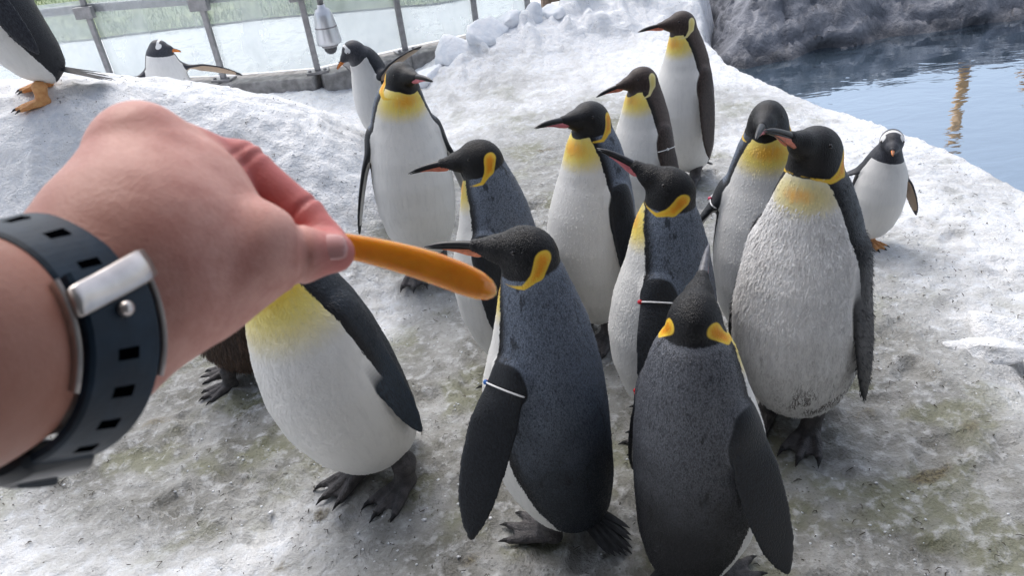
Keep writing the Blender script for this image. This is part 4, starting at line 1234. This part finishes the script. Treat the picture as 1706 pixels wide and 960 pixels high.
# ---- wristwatch: strap wrapped round the wrist, dark blocks drawn as holes, steel buckle, case under the wrist
STRAP = plain('navy_resin', (.006, .018, .034), .5, 0, .28, nz=.25, nscale=60, bumpd=.0006)
HOLE_SHADE = plain('strap_hole_shade', (.0008, .001, .0015), 1.0, 0, .0)  # recess shade put into the black colour of raised blocks
BUCK = plain('brushed_steel', (.58, .53, .50), .32, .9, nz=.12, nscale=90)
CASE = plain('black_resin_case', (.010, .014, .020), .35, nz=.2, nscale=50)
watch = empty('wristwatch', tuple(to_world(WR)[0])); worg = np.array(watch.location)
tag(watch, 'navy resin wristwatch with steel buckle worn on the wrist', 'watch')
e1 = unit(np.array([1.0, 0, 0]) - AX * AX[0])          # right
e2 = np.cross(AX, e1)                                   # completes the frame
if e2[1] < 0: e2 = -e2                                  # down
def ring(ang, s, r):                                    # ang: 0 = right, 90 = down (as seen); s along the arm
    fl_ = 1 + .13 * sst(np.array(s), .0, .034)
    rr_ = r * fl_
    return WR + AX * s + e1 * (math.cos(ang) * rr_ * .97) + e2 * (math.sin(ang) * rr_ * .99)
RB = .0372
def strap_part(name, a0, a1, s0, s1, r_in, r_out, mat, parent, n=40, holes=None, bev=.0012):
    rg = []
    for k in range(n):
        ang = math.radians(a0 + (a1 - a0) * k / (n - 1))
        S0 = s0(ang) if callable(s0) else s0; S1 = s1(ang) if callable(s1) else s1
        ro = r_out(ang) if callable(r_out) else r_out
        rg.append(np.array([ring(ang, S0, r_in), ring(ang, S0, ro - bev), ring(ang, S0 + bev, ro), ring(ang, (S0 + S1) / 2, ro + .0003), ring(ang, S1 - bev, ro), ring(ang, S1, ro - bev), ring(ang, S1, r_in)]))
    Vs, Fs = loft(rg)
    return obj(name, mesh_np(name, to_world(Vs) - worg, Fs, mat, False), parent)
# the long end of the strap comes from the top, passes under the buckle; the short end runs down to the case
strap = strap_part('strap', -178, -22, .002, .030, RB - .0012, RB + .0030, STRAP, watch)
lower = strap_part('strap', -36, 84, .003, lambda a_: .031, RB + .0030, RB + .0066, STRAP, watch)
def hole_shade(ang, s, ds, da, r, parent):
    rg = []
    for rr_ in (r - .0012, r + .00045):
        rg.append(np.array([ring(math.radians(ang - da), s - ds, rr_), ring(math.radians(ang + da), s - ds, rr_), ring(math.radians(ang + da), s + ds, rr_), ring(math.radians(ang - da), s + ds, rr_)]))
    Vs, Fs = loft(rg); obj('hole_shade', mesh_np('hole_shade', to_world(Vs) - worg, Fs, HOLE_SHADE, False), parent)
for a_ in (-85, -62, -40):
    hole_shade(a_, .0165, .0042, 2.6, RB + .0030, strap)
for a_ in (4, 21, 38, 55):
    for s_ in (.0165,):
        hole_shade(a_, s_, .0040, 2.6, RB + .0066, lower)
# buckle: a rounded steel bar with side arms
bk = obj('buckle', tube_mesh('buckle', to_world(np.array([ring(math.radians(-27), s_, RB + .0088) for s_ in np.linspace(-.001, .0345, 8)])) - worg, .0001, BUCK), watch)
rg = []
for s_ in np.linspace(-.0015, .0345, 10):
    q = []
    e_ = .9 if s_ in (-.0015, .0345) else 1
    for an_, rr_ in ((-33.5, RB + .0062), (-34, RB + .0082), (-33, RB + .0089), (-27, RB + .0090), (-21, RB + .0089), (-20, RB + .0082), (-20.5, RB + .0064)):
        q.append(ring(math.radians(-27 + (.0165 - s_) * 300 + (an_ + 27) * e_), s_, RB + .0055 + (rr_ - RB - .0055) * e_))
    rg.append(np.array(q))
Vs, Fs = loft(rg); bk.data = mesh_np('buckle', to_world(Vs) - worg, Fs, BUCK)
for s_ in (-.0022, .0335):
    strap_part('buckle_arm', -34, 18, s_, s_ + .0022, RB + .002, RB + .0058, BUCK, bk, 12, bev=.0006)
pin = obj('buckle_pin', lathe_mesh('buckle_pin', [(.001, .0018), (.0022, .0014), (.0028, 0), (.0028, -.003)], BUCK, 14), bk)
c0 = to_world(ring(math.radians(-15), .0165, RB + .0085))[0] - worg; nrm = Vector(to_world(ring(math.radians(-15), .0165, RB + .02))[0] - worg - c0).normalized()
pin.location = c0; pin.rotation_euler = nrm.to_track_quat('Z', 'Y').to_euler()
# case
rg = []
for k, ang in enumerate(np.linspace(66, 152, 26)):
    u = k / 25; bulge = math.sin(math.pi * u) ** .45
    ro = RB + .0074 + .0052 * bulge
    S0, S1 = .0025 - .006 * bulge, .0315 + .004 * bulge
    A_ = math.radians(ang)
    rg.append(np.array([ring(A_, S0 + .004, RB - .001), ring(A_, S0, RB + .003), ring(A_, S0, ro - .004), ring(A_, S0 + .004, ro), ring(A_, S1 - .004, ro), ring(A_, S1, ro - .004), ring(A_, S1, RB + .003), ring(A_, S1 - .004, RB - .001)]))
Vs, Fs = loft(rg); cs = obj('case', mesh_np('case', to_world(Vs) - worg, Fs, CASE, True), watch)
md = cs.modifiers.new('soft', 'BEVEL'); md.width = .001; md.segments = 2; md.limit_method = 'ANGLE'
strap_part('strap', 148, 184, .002, .030, RB - .0008, RB + .0034, STRAP, watch, 14)
strap_part('bezel_ridge', 84, 128, .008, .026, RB + .010, RB + .0138, CASE, cs, 14)

# ---- orange translucent stick
t = NT('amber_plastic'); oc = t.coord()
n1 = t.noise(oc, 60, 4)
cc = t.mix(t.step(n1, .3, .7), (.70, .255, .008), (.80, .34, .014))
cc = t.mix(t.step(t.attr('tipf'), .93, 1.0, 0, .8), cc, (.80, .58, .22))
t.set(color=cc, rough=.2, spec=.5, sss=.4, sssr=(1, .35, .05), ssss=.01, coat=.3)
AMBER = t.m
S0, S1 = hp(520, 400, .362), hp(826, 488, .405)
dv = S1 - S0; Ls = np.linalg.norm(dv); dv /= Ls; vw = unit(-(S0 + S1) / 2); sdv = unit(np.cross(dv, vw)); sdv = sdv if sdv[1] > 0 else -sdv; nn = np.cross(dv, sdv)
rg = []; us = np.concatenate([np.linspace(0, .9, 26), np.linspace(.915, 1, 9)])
for u in us:
    hw = np.interp(u, [0, .18, .4, .62, .80, .90, .96, .99, 1], [.0056, .0060, .0070, .0079, .0080, .0071, .0053, .0030, .0011])
    tk = np.interp(u, [0, .5, .9, 1], [.0034, .0042, .0036, .0010])
    bow = sdv * (-.0035 * math.sin(math.pi * u))
    a_ = np.linspace(0, 2 * np.pi, 20, endpoint=False)
    c_ = S0 + dv * Ls * u + bow
    rg.append(np.array([c_ + sdv * hw * math.copysign(abs(math.cos(q)) ** .8, math.cos(q)) + nn * tk * math.copysign(abs(math.sin(q)) ** .8, math.sin(q)) for q in a_]))
Vs, Fs = loft(rg)
stick = obj('feeding_stick', None); stick_me = mesh_np('feeding_stick', to_world(Vs), Fs, AMBER, attrs={'tipf': np.repeat(us, 20)})
bpy.data.objects.remove(stick)
so_ = to_world(S0)[0]
stick_me.transform(Matrix.Translation(Vector(-so_)))
stick = obj('feeding_stick', stick_me, None, tuple(so_))
tag(stick, 'orange amber plastic stick with rounded pale tip held between finger and thumb', 'stick')
